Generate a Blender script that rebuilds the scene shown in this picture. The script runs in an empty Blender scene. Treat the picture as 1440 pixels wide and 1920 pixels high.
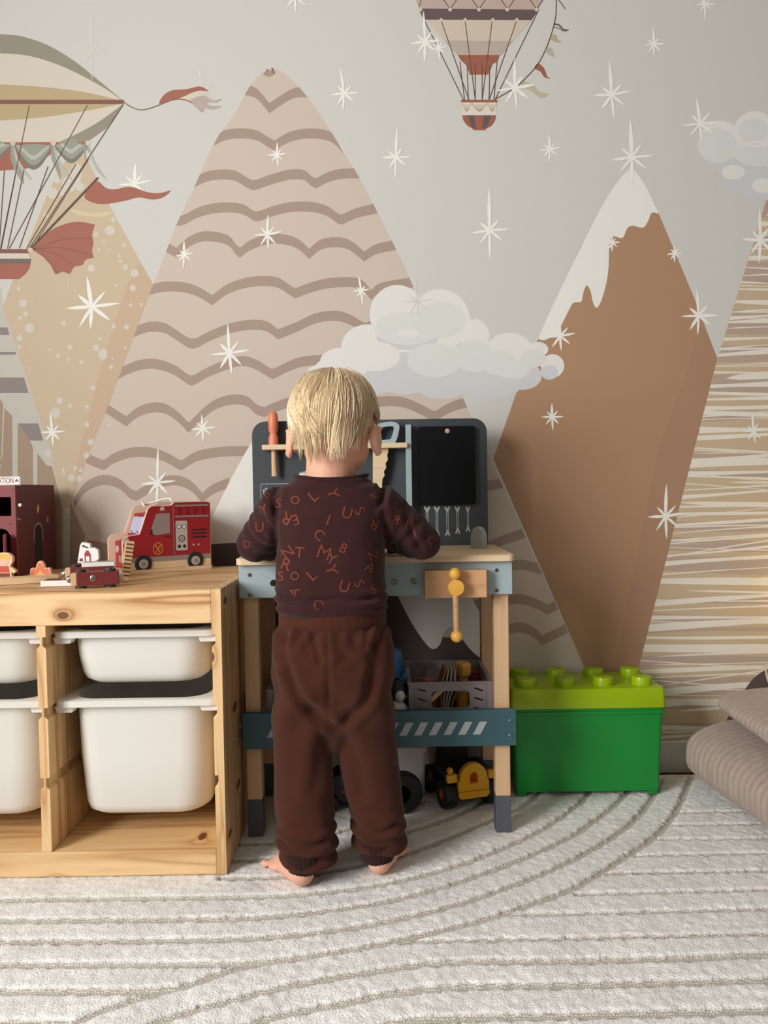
import bpy, bmesh, math, random
import numpy as np
from mathutils import Vector, Matrix, noise
from mathutils.geometry import tessellate_polygon
from mathutils.bvhtree import BVHTree

S = bpy.context.scene
COL = S.collection
random.seed(7)

# ------------------------------------------------------------------ camera
FPX = 1442.0                       # focal length in pixels of a 1440x1920 frame
CAM_LOC = Vector((0.0, 0.0, 0.70))
PITCH = math.atan(40 / FPX)        # looking slightly down
ROLL = math.radians(-0.9)
cam_rot = (Matrix.Rotation(math.pi / 2 - PITCH, 4, 'X') @ Matrix.Rotation(ROLL, 4, 'Z'))
cd = bpy.data.cameras.new('camera')
cam = bpy.data.objects.new('camera', cd)
cam.matrix_world = Matrix.Translation(CAM_LOC) @ cam_rot
cd.sensor_fit = 'VERTICAL'
cd.sensor_height = 24.0
cd.lens = 24.0 * FPX / 1920.0
cd.clip_start = 0.02
COL.objects.link(cam)
S.camera = cam

# ------------------------------------------------------------------ light
w = bpy.data.worlds.new('daylight')
S.world = w
w.use_nodes = True
w.node_tree.nodes['Background'].inputs[0].default_value = (0.80, 0.88, 1.0, 1)
w.node_tree.nodes['Background'].inputs[1].default_value = 0.6
ld = bpy.data.lights.new('window_daylight', 'AREA')
ld.shape = 'RECTANGLE'
ld.size = 1.25            # along the wall
ld.size_y = 1.35          # height
ld.energy = 82
ld.color = (1.0, 0.992, 0.972)
lo = bpy.data.objects.new('window_daylight', ld)
lo.matrix_world = Matrix.Translation((-1.86, -0.45, 1.40)) @ Matrix.Rotation(math.radians(-90), 4, 'Y') @ Matrix.Rotation(math.radians(90), 4, 'Z')
COL.objects.link(lo)
S.view_settings.view_transform = 'Standard'
S.view_settings.look = 'None'
S.view_settings.gamma = 1.0
S.view_settings.use_curve_mapping = False
S.view_settings.exposure = 0.60
try:
    S.cycles.use_denoising = True
    S.cycles.max_bounces = 8
    S.cycles.diffuse_bounces = 5
    S.cycles.caustics_reflective = False
    S.cycles.caustics_refractive = False
except Exception:
    pass

# ------------------------------------------------------------------ pixel helpers (photo measured in 1440x1920)
R3 = cam_rot.to_3x3()
def ray(px, py):
    return R3 @ Vector(((px - 720) / FPX, -(py - 960) / FPX, -1))
def onY(px, py, Y):
    d = ray(px, py); return CAM_LOC + d * ((Y - CAM_LOC.y) / d.y)
def onZ(px, py, Z):
    d = ray(px, py); return CAM_LOC + d * ((Z - CAM_LOC.z) / d.z)

# ------------------------------------------------------------------ materials
def lin(c):
    out = []
    for v in c[:3]:
        v = v / 255.0
        out.append(v / 12.92 if v <= 0.04045 else ((v + 0.055) / 1.055) ** 2.4)
    return (*out, 1.0)
MATS = {}
def mat(name, rgb, rough=0.6, metal=0.0, alpha=1.0, var=0.0, vscale=8.0, bump=0.0, bscale=200.0, sheen=0.0, spec=None, coat=0.0, stretch=None):
    if name in MATS: return MATS[name]
    m = bpy.data.materials.new(name); m.use_nodes = True
    nt = m.node_tree; b = nt.nodes['Principled BSDF']; L = nt.links
    c = lin(rgb)
    b.inputs['Base Color'].default_value = c
    b.inputs['Roughness'].default_value = rough
    b.inputs['Metallic'].default_value = metal
    if spec is not None: b.inputs['Specular IOR Level'].default_value = spec
    if sheen: b.inputs['Sheen Weight'].default_value = sheen; b.inputs['Sheen Roughness'].default_value = 0.5
    if coat: b.inputs['Coat Weight'].default_value = coat; b.inputs['Coat Roughness'].default_value = 0.15
    if alpha < 1: b.inputs['Alpha'].default_value = alpha
    if var or bump:
        tc = nt.nodes.new('ShaderNodeTexCoord')
        src = tc.outputs['Object']
        if stretch:
            mp = nt.nodes.new('ShaderNodeMapping'); mp.inputs['Scale'].default_value = stretch
            L.new(src, mp.inputs[0]); src = mp.outputs[0]
    if var:
        n = nt.nodes.new('ShaderNodeTexNoise'); n.inputs['Scale'].default_value = vscale; n.inputs['Detail'].default_value = 4
        L.new(src, n.inputs['Vector'])
        mx = nt.nodes.new('ShaderNodeMix'); mx.data_type = 'RGBA'
        mx.inputs[6].default_value = tuple(x * (1 - var) for x in c[:3]) + (1,)
        mx.inputs[7].default_value = tuple(min(1, x * (1 + var)) for x in c[:3]) + (1,)
        L.new(n.outputs['Fac'], mx.inputs[0]); L.new(mx.outputs[2], b.inputs['Base Color'])
    if bump:
        n2 = nt.nodes.new('ShaderNodeTexNoise'); n2.inputs['Scale'].default_value = bscale; n2.inputs['Detail'].default_value = 3
        L.new(src, n2.inputs['Vector'])
        bp = nt.nodes.new('ShaderNodeBump'); bp.inputs['Strength'].default_value = bump; bp.inputs['Distance'].default_value = 0.002
        L.new(n2.outputs['Fac'], bp.inputs['Height']); L.new(bp.outputs[0], b.inputs['Normal'])
    MATS[name] = m
    return m

def wood(name, light, dark, axis='X', across=14.0, along=1.1, rings=7.0, contrast=0.6, knots=(), rough=0.5):
    """growth rings as contour lines of a noise stretched along the grain; knots = [(x,y,z,r)] in object space"""
    if name in MATS: return MATS[name]
    m = bpy.data.materials.new(name); m.use_nodes = True
    nt = m.node_tree; b = nt.nodes['Principled BSDF']; L = nt.links; N = nt.nodes
    def node(t, **k):
        n = N.new(t)
        for a, v in k.items(): setattr(n, a, v)
        return n
    def math_(op, a, b_=None, c_=None):
        n = node('ShaderNodeMath', operation=op)
        for i, v in enumerate((a, b_, c_)):
            if v is None: continue
            if isinstance(v, (int, float)): n.inputs[i].default_value = v
            else: L.new(v, n.inputs[i])
        return n.outputs[0]
    tc = node('ShaderNodeTexCoord'); oi = node('ShaderNodeObjectInfo')
    off = node('ShaderNodeVectorMath', operation='SCALE'); off.inputs[0].default_value = (3.1, 5.7, 2.3)
    L.new(oi.outputs['Random'], off.inputs['Scale'])
    ad = node('ShaderNodeVectorMath', operation='ADD'); L.new(tc.outputs['Object'], ad.inputs[0]); L.new(off.outputs[0], ad.inputs[1])
    mp = node('ShaderNodeMapping')
    mp.inputs['Scale'].default_value = {'X': (along, across, across), 'Y': (across, along, across), 'Z': (across, across, along)}[axis]
    L.new(ad.outputs[0], mp.inputs[0])
    n1 = node('ShaderNodeTexNoise'); n1.inputs['Scale'].default_value = 0.55; n1.inputs['Detail'].default_value = 1.2; n1.inputs['Distortion'].default_value = 0.25
    L.new(mp.outputs[0], n1.inputs['Vector'])
    val = n1.outputs['Fac']
    kn_mask = None
    for (kx, ky, kz, kr) in knots:
        sb = node('ShaderNodeVectorMath', operation='SUBTRACT'); L.new(tc.outputs['Object'], sb.inputs[0]); sb.inputs[1].default_value = (kx, ky, kz)
        ml = node('ShaderNodeVectorMath', operation='MULTIPLY'); L.new(sb.outputs[0], ml.inputs[0])
        ml.inputs[1].default_value = {'X': (0.62, 0.3, 1), 'Y': (0.3, 0.62, 1), 'Z': (1, 0.3, 0.62)}[axis]
        ln = node('ShaderNodeVectorMath', operation='LENGTH'); L.new(ml.outputs[0], ln.inputs[0])
        d = ln.outputs['Value']
        g = math_('DIVIDE', kr * 1.3, math_('ADD', d, kr * 1.3))
        g = math_('POWER', g, 2.0)
        val = math_('ADD', val, math_('MULTIPLY', g, 0.5))
        mr = node('ShaderNodeMapRange'); mr.inputs['From Min'].default_value = kr * 0.75; mr.inputs['From Max'].default_value = kr * 1.15
        mr.inputs['To Min'].default_value = 1; mr.inputs['To Max'].default_value = 0
        L.new(d, mr.inputs['Value'])
        kn_mask = mr.outputs[0] if kn_mask is None else math_('MAXIMUM', kn_mask, mr.outputs[0])
    rg = math_('PINGPONG', math_('MULTIPLY', val, rings * 2), 1.0)
    rg = math_('POWER', rg, 2.2)
    n2 = node('ShaderNodeTexNoise'); n2.inputs['Scale'].default_value = 9.0; n2.inputs['Detail'].default_value = 5
    L.new(mp.outputs[0], n2.inputs['Vector'])
    f = math_('ADD', math_('MULTIPLY', rg, contrast), math_('MULTIPLY', n2.outputs['Fac'], 0.35))
    mx = node('ShaderNodeMix', data_type='RGBA'); mx.inputs[6].default_value = lin(light); mx.inputs[7].default_value = lin(dark)
    L.new(f, mx.inputs[0])
    outc = mx.outputs[2]
    if kn_mask is not None:
        mk = node('ShaderNodeMix', data_type='RGBA'); L.new(kn_mask, mk.inputs[0]); L.new(outc, mk.inputs[6]); mk.inputs[7].default_value = lin((112, 66, 36))
        outc = mk.outputs[2]
    L.new(outc, b.inputs['Base Color'])
    b.inputs['Roughness'].default_value = rough
    bp = node('ShaderNodeBump'); bp.inputs['Strength'].default_value = 0.12; bp.inputs['Distance'].default_value = 0.001
    L.new(f, bp.inputs['Height']); L.new(bp.outputs[0], b.inputs['Normal'])
    MATS[name] = m
    return m

# ------------------------------------------------------------------ mesh builder
class MB:
    def __init__(self): self.v = []; self.f = []; self.m = []
    def add(self, vs, fs, mi=0):
        o = len(self.v); self.v += [tuple(p) for p in vs]
        for f in fs: self.f.append(tuple(i + o for i in f)); self.m.append(mi)
        return self
    def box(self, x0, x1, y0, y1, z0, z1, mi=0):
        vs = [(x, y, z) for z in (z0, z1) for y in (y0, y1) for x in (x0, x1)]
        return self.add(vs, [(0, 2, 3, 1), (4, 5, 7, 6), (0, 1, 5, 4), (2, 6, 7, 3), (0, 4, 6, 2), (1, 3, 7, 5)], mi)
    def loft(self, rings, mi=0, caps=True):
        n = len(rings[0]); vs = [p for r in rings for p in r]; fs = []
        for k in range(len(rings) - 1):
            for i in range(n):
                j = (i + 1) % n
                fs.append((k * n + i, k * n + j, (k + 1) * n + j, (k + 1) * n + i))
        if caps:
            fs.append(tuple(reversed(range(n)))); fs.append(tuple((len(rings) - 1) * n + i for i in range(n)))
        return self.add(vs, fs, mi)
    def tube(self, path, radii, n=10, mi=0, squash=None):
        path = [Vector(p) for p in path]
        if isinstance(radii, (int, float)): radii = [radii] * len(path)
        rings = []; up = None
        for k, p in enumerate(path):
            t = (path[min(k + 1, len(path) - 1)] - path[max(k - 1, 0)]).normalized()
            if up is None:
                up = Vector((0, 0, 1)) if abs(t.z) < 0.9 else Vector((0, 1, 0))
            a = t.cross(up)
            if a.length < 1e-4: a = t.cross(Vector((1, 0, 0)))
            a.normalize(); bb = a.cross(t).normalized(); up = bb
            rings.append([p + a * (radii[k] * math.cos(2 * math.pi * i / n)) + bb * (radii[k] * math.sin(2 * math.pi * i / n)) for i in range(n)])
        return self.loft(rings, mi)
    def cyl(self, p0, p1, r0, r1=None, n=20, mi=0):
        return self.tube([p0, p1], [r0, r0 if r1 is None else r1], n, mi)
    def ball(self, c, r, n=16, m=10, mi=0, rot=None):
        c = Vector(c); r = Vector(r) if not isinstance(r, (int, float)) else Vector((r, r, r))
        vs = []; fs = []
        for k in range(1, m):
            th = math.pi * k / m
            for i in range(n):
                ph = 2 * math.pi * i / n
                p = Vector((r.x * math.sin(th) * math.cos(ph), r.y * math.sin(th) * math.sin(ph), r.z * math.cos(th)))
                if rot: p = rot @ p
                vs.append(c + p)
        top = Vector((0, 0, r.z)); bot = Vector((0, 0, -r.z))
        if rot: top = rot @ top; bot = rot @ bot
        vs += [c + top, c + bot]; T = len(vs) - 2; B = T + 1
        for i in range(n):
            j = (i + 1) % n
            fs.append((T, i, j)); fs.append((B, (m - 2) * n + j, (m - 2) * n + i))
            for k in range(m - 2):
                fs.append((k * n + i, (k + 1) * n + i, (k + 1) * n + j, k * n + j))
        return self.add(vs, fs, mi)
    def lathe(self, prof, c=(0, 0, 0), n=24, mi=0, axis='Z'):
        """prof = [(r,h)] revolved about an axis through c"""
        rings = []
        for r, h in prof:
            rg = []
            for i in range(n):
                a = 2 * math.pi * i / n
                q = {'Z': (r * math.cos(a), r * math.sin(a), h), 'Y': (r * math.cos(a), h, r * math.sin(a)), 'X': (h, r * math.cos(a), r * math.sin(a))}[axis]
                rg.append(Vector(c) + Vector(q))
            rings.append(rg)
        return self.loft(rings, mi)
    def prism(self, poly, fn, t0, t1, mi=0, side=None, holes=()):
        """poly in (u,v), extruded between t0 and t1; fn(u,v,t) -> point; holes are (u,v) loops"""
        loops = [list(poly)] + [list(h) for h in holes]
        flat = [p for l in loops for p in l]
        tri = tessellate_polygon([[Vector((u, v, 0)) for u, v in l] for l in loops])
        n = len(flat)
        vs = [fn(u, v, t0) for u, v in flat] + [fn(u, v, t1) for u, v in flat]
        self.add(vs, [tuple(t) for t in tri] + [tuple(i + n for i in reversed(t)) for t in tri], mi)
        base = len(self.v) - 2 * n; s = 0
        for l in loops:
            k = len(l)
            for i in range(k):
                j = (i + 1) % k
                self.f.append((base + s + i, base + s + j, base + n + s + j, base + n + s + i)); self.m.append(mi if side is None else side)
            s += k
        return self
    def flat(self, poly, fn, t=0.0, mi=0):
        tri = tessellate_polygon([[Vector((u, v, 0)) for u, v in poly]])
        return self.add([fn(u, v, t) for u, v in poly], [tuple(q) for q in tri], mi)
    def mesh(self, name):
        me = bpy.data.meshes.new(name); me.from_pydata([tuple(p) for p in self.v], [], self.f)
        me.polygons.foreach_set('material_index', self.m)
        bm = bmesh.new(); bm.from_mesh(me); bmesh.ops.recalc_face_normals(bm, faces=bm.faces); bm.to_mesh(me); bm.free()
        return me

def smooth(me, angle=40):
    me.polygons.foreach_set('use_smooth', [True] * len(me.polygons))
    bm = bmesh.new(); bm.from_mesh(me)
    for e in bm.edges:
        if len(e.link_faces) == 2:
            e.smooth = e.calc_face_angle(0) < math.radians(angle)
    bm.to_mesh(me); bm.free()

W = {}
def obj(name, src, mats, parent=None, local=False, bevel=0.0, sm=None, seg=2):
    me = src.mesh(name) if isinstance(src, MB) else src
    if not isinstance(mats, (list, tuple)): mats = [mats]
    if len(me.materials): me.materials.clear()
    for m in mats: me.materials.append(m)
    if sm: smooth(me, sm)
    o = bpy.data.objects.new(name, me); COL.objects.link(o)
    if parent is not None:
        o.parent = parent
        if not local: o.matrix_parent_inverse = W.get(parent.name, Matrix()).inverted()
    if bevel:
        b = o.modifiers.new('bevel', 'BEVEL'); b.width = bevel; b.segments = seg; b.limit_method = 'ANGLE'; b.angle_limit = math.radians(40)
        if not sm:
            me.polygons.foreach_set('use_smooth', [False] * len(me.polygons))
    return o
def tag(o, label=None, cat=None, group=None, kind=None):
    if label: o['label'] = label
    if cat: o['category'] = cat
    if group: o['group'] = group
    if kind: o['kind'] = kind
    return o
def thing(name, label, cat, loc, rotz=0.0, group=None):
    o = bpy.data.objects.new(name, None); COL.objects.link(o)
    o.location = loc; o.rotation_euler = (0, 0, rotz); o.empty_display_size = 0.02
    W[o.name] = Matrix.Translation(loc) @ Matrix.Rotation(rotz, 4, 'Z')
    return tag(o, label, cat, group)
def struct(name, src, mats, **k):
    o = obj(name, src, mats, **k); o['kind'] = 'structure'; return o
def copy_tree(o, parent=None):
    c = o.copy(); COL.objects.link(c)
    if parent is not None: c.parent = parent
    for ch in list(o.children): copy_tree(ch, c)
    return c
def spline(pts, n=8, closed=False):
    P = [Vector((p[0], p[1])) for p in pts]; out = []; N = len(P)
    rng = N if closed else N - 1
    for i in range(rng):
        if closed: a, b, c, d = P[i - 1], P[i], P[(i + 1) % N], P[(i + 2) % N]
        else: a, b, c, d = P[max(i - 1, 0)], P[i], P[i + 1], P[min(i + 2, N - 1)]
        for k in range(n):
            t = k / n
            q = 0.5 * ((2 * b) + (c - a) * t + (2 * a - 5 * b + 4 * c - d) * t * t + (3 * b - a - 3 * c + d) * t ** 3)
            out.append((q.x, q.y))
    if not closed: out.append((P[-1].x, P[-1].y))
    return out
def rrect(x0, x1, y0, y1, r, n=6):
    out = []
    for cx, cy, a0 in ((x1 - r, y1 - r, 0), (x0 + r, y1 - r, 90), (x0 + r, y0 + r, 180), (x1 - r, y0 + r, 270)):
        for k in range(n + 1):
            a = math.radians(a0 + 90 * k / n); out.append((cx + r * math.cos(a), cy + r * math.sin(a)))
    return out
def circ(cx, cy, r, n=20, ry=None):
    return [(cx + r * math.cos(2 * math.pi * i / n), cy + (ry or r) * math.sin(2 * math.pi * i / n)) for i in range(n)]
def text_mesh(s, size, bold=0.0):
    cu = bpy.data.curves.new('lettering', 'FONT'); cu.body = s; cu.size = size; cu.align_x = 'CENTER'; cu.align_y = 'CENTER'; cu.resolution_u = 4; cu.offset = bold
    o = bpy.data.objects.new('lettering', cu); COL.objects.link(o)
    dg = bpy.context.evaluated_depsgraph_get(); dg.update()
    me = bpy.data.meshes.new_from_object(o.evaluated_get(dg))
    bpy.data.objects.remove(o); bpy.data.curves.remove(cu)
    return me
def remesh(mb, voxel, iters=4, fac=0.5):
    me = mb.mesh('tmp'); o = bpy.data.objects.new('tmp', me); COL.objects.link(o)
    r = o.modifiers.new('r', 'REMESH'); r.mode = 'VOXEL'; r.voxel_size = voxel
    s = o.modifiers.new('s', 'SMOOTH'); s.iterations = iters; s.factor = fac
    dg = bpy.context.evaluated_depsgraph_get(); dg.update()
    out = bpy.data.meshes.new_from_object(o.evaluated_get(dg))
    bpy.data.objects.remove(o); bpy.data.meshes.remove(me)
    out.polygons.foreach_set('use_smooth', [True] * len(out.polygons))
    return out
def displace(me, fn):
    n = len(me.vertices); co = np.empty(n * 3); no = np.empty(n * 3)
    me.vertices.foreach_get('co', co); me.vertices.foreach_get('normal', no)
    co = co.reshape(-1, 3); no = no.reshape(-1, 3)
    co = co + no * fn(co)[:, None]
    me.vertices.foreach_set('co', co.ravel()); me.update()
def arr_noise(co, s, seed=0.0):
    s = np.array(s) if not np.isscalar(s) else np.array([s, s, s])
    return np.array([noise.noise(Vector(p)) for p in (co * s + seed)])
# ================================================================== THE ROOM
YW = 1.90; XL = -1.90; XR = 2.10; YF = -1.90; ZC = 2.45; ZF = -0.012
m_sky = mat('wallpaper_sky', (207, 205, 199), 0.75, bump=0.05, bscale=900)
m_wallwhite = mat('wall_paint', (146, 144, 141), 0.85, bump=0.03, bscale=300)
m_ceil = mat('ceiling_paint', (176, 174, 170), 0.9)
m_trimw = mat('trim_white', (206, 202, 194), 0.45)
m_floor = wood('floor_wood', (96, 66, 46), (58, 36, 24), 'X', 9, 0.8, 5)
struct('floor', MB().box(XL - .15, XR + .15, YF - .15, YW + .15, ZF - .1, ZF), m_floor)
struct('ceiling', MB().box(XL - .15, XR + .15, YF - .15, YW + .15, ZC, ZC + .1), m_ceil)
wall_back = struct('wall_back', MB().box(XL - .15, XR + .15, YW, YW + .15, ZF, ZC), m_sky)
struct('wall_right', MB().box(XR, XR + .15, YF, YW, ZF, ZC), m_wallwhite)
struct('wall_front', MB().box(XL, XR, YF - .15, YF, ZF, ZC), m_wallwhite)
WY0, WY1, WZ0, WZ1 = -1.09, 0.19, 0.71, 2.09
struct('wall_left', MB().box(XL - .15, XL, YF, WY0, ZF, ZC).box(XL - .15, XL, WY1, YW, ZF, ZC).box(XL - .15, XL, WY0, WY1, ZF, WZ0).box(XL - .15, XL, WY0, WY1, WZ1, ZC), m_wallwhite)
win = struct('window_1', MB().box(XL - .11, XL - .05, WY0, WY0 + .06, WZ0, WZ1).box(XL - .11, XL - .05, WY1 - .06, WY1, WZ0, WZ1).box(XL - .11, XL - .05, WY0 + .06, WY1 - .06, WZ0, WZ0 + .06).box(XL - .11, XL - .05, WY0 + .06, WY1 - .06, WZ1 - .06, WZ1).box(XL - .10, XL - .06, (WY0 + WY1) / 2 - .03, (WY0 + WY1) / 2 + .03, WZ0 + .06, WZ1 - .06), m_trimw)
m_pane = bpy.data.materials.new('window_glass'); m_pane.use_nodes = True
_b = m_pane.node_tree.nodes['Principled BSDF']; _b.inputs['Alpha'].default_value = 0.12; _b.inputs['Roughness'].default_value = 0.05
for k in range(2):
    ya = WY0 + .06 if k == 0 else (WY0 + WY1) / 2 + .03
    yb = (WY0 + WY1) / 2 - .03 if k == 0 else WY1 - .06
    obj('pane', MB().box(XL - .083, XL - .077, ya, yb, WZ0 + .06, WZ1 - .06), m_pane, win)
obj('window_sill', MB().box(XL - .05, XL + .025, WY0 - .03, WY1 + .03, WZ0 - .025, WZ0), m_trimw, win, bevel=.004)
bb = struct('baseboard_back', MB().box(XL, XR, YW - .014, YW, ZF, .068), m_trimw, bevel=.004)
struct('baseboard_right', MB().box(XR - .014, XR, YF, YW - .014, ZF, .068), m_trimw, bevel=.004)
struct('baseboard_left', MB().box(XL, XL + .014, YF, YW - .014, ZF, .068), m_trimw, bevel=.004)

# ================================================================== THE PRINTED WALLPAPER (flat print on the back wall)
LAYER = 0.00004
def PW(px, py, t): return onY(px, py, YW - t)       # photo pixel -> point on the wall
class Print:
    def __init__(self, name, label=None):
        self.mb = MB(); self.mats = []; self.name = name; self.label = label
    def poly(self, pts, m, layer):
        if m not in self.mats: self.mats.append(m)
        t = layer * LAYER
        self.mb.flat(pts, lambda u, v, q: onY(u, v, YW - q), t, self.mats.index(m)); return self
    def line(self, pts, wd, m, layer):
        n = len(pts)
        if isinstance(wd, (int, float)): wd = [wd] * n
        L, R = [], []
        for i, (x, y) in enumerate(pts):
            a = pts[max(i - 1, 0)]; b = pts[min(i + 1, n - 1)]
            dx, dy = b[0] - a[0], b[1] - a[1]; l = math.hypot(dx, dy) or 1
            nx, ny = -dy / l, dx / l
            L.append((x + nx * wd[i] / 2, y + ny * wd[i] / 2)); R.append((x - nx * wd[i] / 2, y - ny * wd[i] / 2))
        if m not in self.mats: self.mats.append(m)
        mi = self.mats.index(m); t = layer * LAYER
        vs = [onY(x, y, YW - t) for x, y in L + R]
        self.mb.add(vs, [(i, i + 1, n + i + 1, n + i) for i in range(n - 1)], mi); return self
    def done(self):
        o = obj(self.name, self.mb, self.mats, wall_back)
        if self.label: o['label'] = self.label
        return o
def ink(name, rgb, alpha=1.0): return mat('ink_' + name, tuple(c * .975 for c in rgb), 0.75, alpha=alpha)

i_tan = ink('tan', (205, 186, 158)); i_tan2 = ink('tan_facet', (203, 177, 150)); i_spot = ink('spot', (226, 221, 210), .85)
i_spot2 = ink('spot_faint', (222, 204, 176), .8)
i_rose = ink('rose_beige', (209, 194, 180)); i_rose_top = ink('rose_top', (198, 178, 164), .6); i_wave = ink('wave', (172, 150, 136))
i_brown = ink('brown', (178, 139, 108)); i_brown2 = ink('brown_facet', (173, 134, 107)); i_snow = ink('snow', (240, 238, 231))
i_star = ink('star', (244, 242, 234)); i_star_f = ink('star_faint', (240, 238, 228), .6)
i_dark = ink('dark_plum', (92, 78, 76)); i_scrib = ink('straw', (204, 181, 150)); i_pinkb = ink('pink_band', (205, 183, 168), .75); i_white = ink('brush_white', (236, 229, 216))
i_grey = ink('zebra_pale', (200, 195, 184)); i_purp = ink('zebra_plum', (146, 134, 130)); i_zbrown = ink('zebra_brown', (170, 146, 124)); i_cream = ink('cream', (222, 214, 198))

# big rose mountain with wavy bands
Lft = [(509, 127), (493, 135), (468, 162), (439, 215), (403, 265), (367, 345), (334, 413), (309, 478), (288, 532), (200, 750), (135, 945), (100, 1060), (60, 1200), (20, 1480)]
Rgt = [(509, 127), (533, 137), (565, 168), (605, 222), (641, 280), (672, 330), (706, 395), (749, 480), (872, 755), (927, 877), (1090, 1240), (1200, 1480)]
Ls = spline(Lft[:6], 6) + Lft[6:]; Rs = spline(Rgt[:7], 6) + Rgt[7:]
def ex(edge, y): return float(np.interp(y, [p[1] for p in edge], [p[0] for p in edge]))
mt = Print('printed_mountain', 'printed rose-beige mountain with wavy taupe bands')
mt.poly(Ls + Rs[::-1][:-1], i_rose, 1)
WAVES = [
 '493,134 505,138 518,131',
 '450,168 477,173 493,188 505,203c 533,184 554,174 580,173',
 '400,264 424,253 453,250 482,254 500,265 515,273c 540,258 569,251 598,251 623,258 644,278',
 '362,343 388,331 417,327 442,330 461,341 477,347 504,338 540,328 569,328 583,339 592,344c 616,332 641,326 676,325',
 '328,414 345,412 370,399 399,391 432,389 457,393 475,404 486,405 515,395 547,388 583,388 612,395 634,410 643,411c 670,399 710,390',
 '306,460 331,474c 352,455 377,444 403,444 428,451 442,467 450,474c 471,459 504,448 533,449 558,457 580,476c 601,459 630,454 656,460 683,481c 706,467 750,458',
 '276,545 304,538 337,538 367,545 398,563c 425,543 458,531 492,527 521,530 542,543 554,550c 583,539 617,531 658,529 679,535 696,553c 717,539 779,529',
 '245,625 279,613 308,615 329,627 354,643 369,643c 396,629 433,615 471,609 500,612 521,627c 554,614 592,597 629,592 658,600 683,614 700,608 740,595 800,590',
 '215,705 250,688 279,682 304,685 329,695 354,712 365,712c 392,697 433,681 458,677 483,685 508,700 519,698c 546,685 575,677 630,676 700,690',
 '190,760 237,790c 260,772 288,764 311,767 333,781 352,800 359,797c 381,775 407,757 439,749 464,753 480,767 496,773c 515,764 560,750 620,748 660,770c 690,756 712,753 748,753 777,762 809,778 816,780c 849,762 890,751',
 '158,857 183,868 196,871 212,860 244,849 279,848 308,856 336,871 343,871c 368,856 400,849 439,846 500,850 600,880 700,870 800,880 880,915 915,911 950,904',
 '138,945 157,917 180,903 202,900 225,908 244,925 256,930c 279,916 304,904 333,901 359,912 378,932 383,930c 400,917 430,905',
 '880,1040 915,1026 945,1012 990,998', '930,1062 960,1060 986,1060 1030,1072', '870,1140 910,1130 949,1125 980,1124 1010,1134 1026,1143c 1060,1128', '880,1200 952,1180 980,1177 1004,1188 1016,1201c 1080,1170']
for k, s in enumerate(WAVES):
    segs = [[]]
    for t in s.split():
        c = t.endswith('c'); x, y = map(float, t.rstrip('c').split(','))
        segs[-1].append((x, y))
        if c: segs.append([(x, y)])
    line = []
    for sg in segs:
        if len(sg) > 1: line += spline(sg, 7)[(1 if line else 0):]
        elif sg: line.append(sg[0])
    h = 9.5 if k else 6
    top = []; bot = []
    for (x, y) in line:
        top.append((min(max(x, ex(Ls, y - h)), ex(Rs, y - h)), y - h)); bot.append((min(max(x, ex(Ls, y + h)), ex(Rs, y + h)), y + h))
    n = len(line)
    if i_wave not in mt.mats: mt.mats.append(i_wave)
    mt.mb.add([PW(x, y, 3 * LAYER) for x, y in top + bot], [(i, i + 1, n + i + 1, n + i) for i in range(n - 1)], mt.mats.index(i_wave))
mt.done()

# spotted tan mountain
tm = Print('printed_mountain', 'printed tan mountain spattered with pale spots')
TAN = spline([(20, 535), (50, 463), (90, 362), (120, 305), (145, 285), (168, 308), (205, 385), (287, 533)], 5) + [(207, 750), (165, 855), (132, 950), (118, 955), (95, 845), (5, 575)]
tm.poly(TAN, i_tan, 4)
tm.poly([(287, 533), (207, 750), (165, 855), (132, 950), (150, 840), (200, 650), (240, 530), (262, 490)], i_tan2, 5)
sp = [(171, 503, 7), (193, 503, 6, 1), (235, 501, 5), (252, 512, 8), (249, 540, 6), (218, 535, 3), (43, 569, 8), (48, 588, 5), (38, 596, 4), (55, 615, 9), (37, 634, 6), (36, 650, 4), (35, 541, 4), (20, 552, 4, 1), (67, 557, 3, 1), (119, 606, 5), (109, 558, 4, 1), (193, 664, 9), (180, 652, 6), (237, 613, 5), (213, 612, 4), (169, 628, 5, 1), (188, 635, 3), (235, 652, 3), (131, 651, 5), (129, 636, 3, 1), (113, 636, 3, 1), (70, 650, 4, 1), (93, 656, 3), (109, 667, 4), (129, 674, 3), (153, 679, 4), (208, 688, 4), (211, 673, 2), (174, 727, 5), (112, 751, 7), (131, 761, 4), (104, 774, 10), (163, 763, 4), (163, 796, 5), (170, 829, 6), (162, 854, 6), (90, 850, 7), (88, 700, 3, 1), (98, 720, 3, 1), (49, 682, 4, 1), (134, 896, 7), (149, 898, 6), (141, 878, 4), (151, 882, 4), (120, 886, 3), (206, 432, 10), (212, 412, 5), (180, 440, 4), (195, 455, 3), (232, 460, 4), (86, 404, 5), (185, 468, 3), (205, 470, 2), (223, 480, 3), (140, 545, 2), (128, 532, 2), (265, 571, 3), (245, 572, 3), (205, 798, 3), (118, 880, 3), (145, 485, 3), (226, 490, 3)]
for s in sp:
    tm.poly(circ(s[0], s[1], s[2] * .95, 9, s[2] * random.uniform(.9, 1.2)), i_spot2 if len(s) > 3 else i_spot, 6)
for (cx, cy, r) in ((130, 345, 14), (140, 330, 13), (120, 360, 9), (98, 362, 10), (150, 350, 8), (145, 318, 10), (108, 335, 8)):
    tm.poly(circ(cx, cy, r, 11, r * 1.1), i_spot, 6 + .3 * random.random())
tm.poly(spline([(130, 392), (150, 395), (175, 400), (210, 396), (195, 406), (165, 405), (145, 402)], 4, True), ink('tan_pale', (219, 201, 168)), 6)
tm.done()

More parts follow.
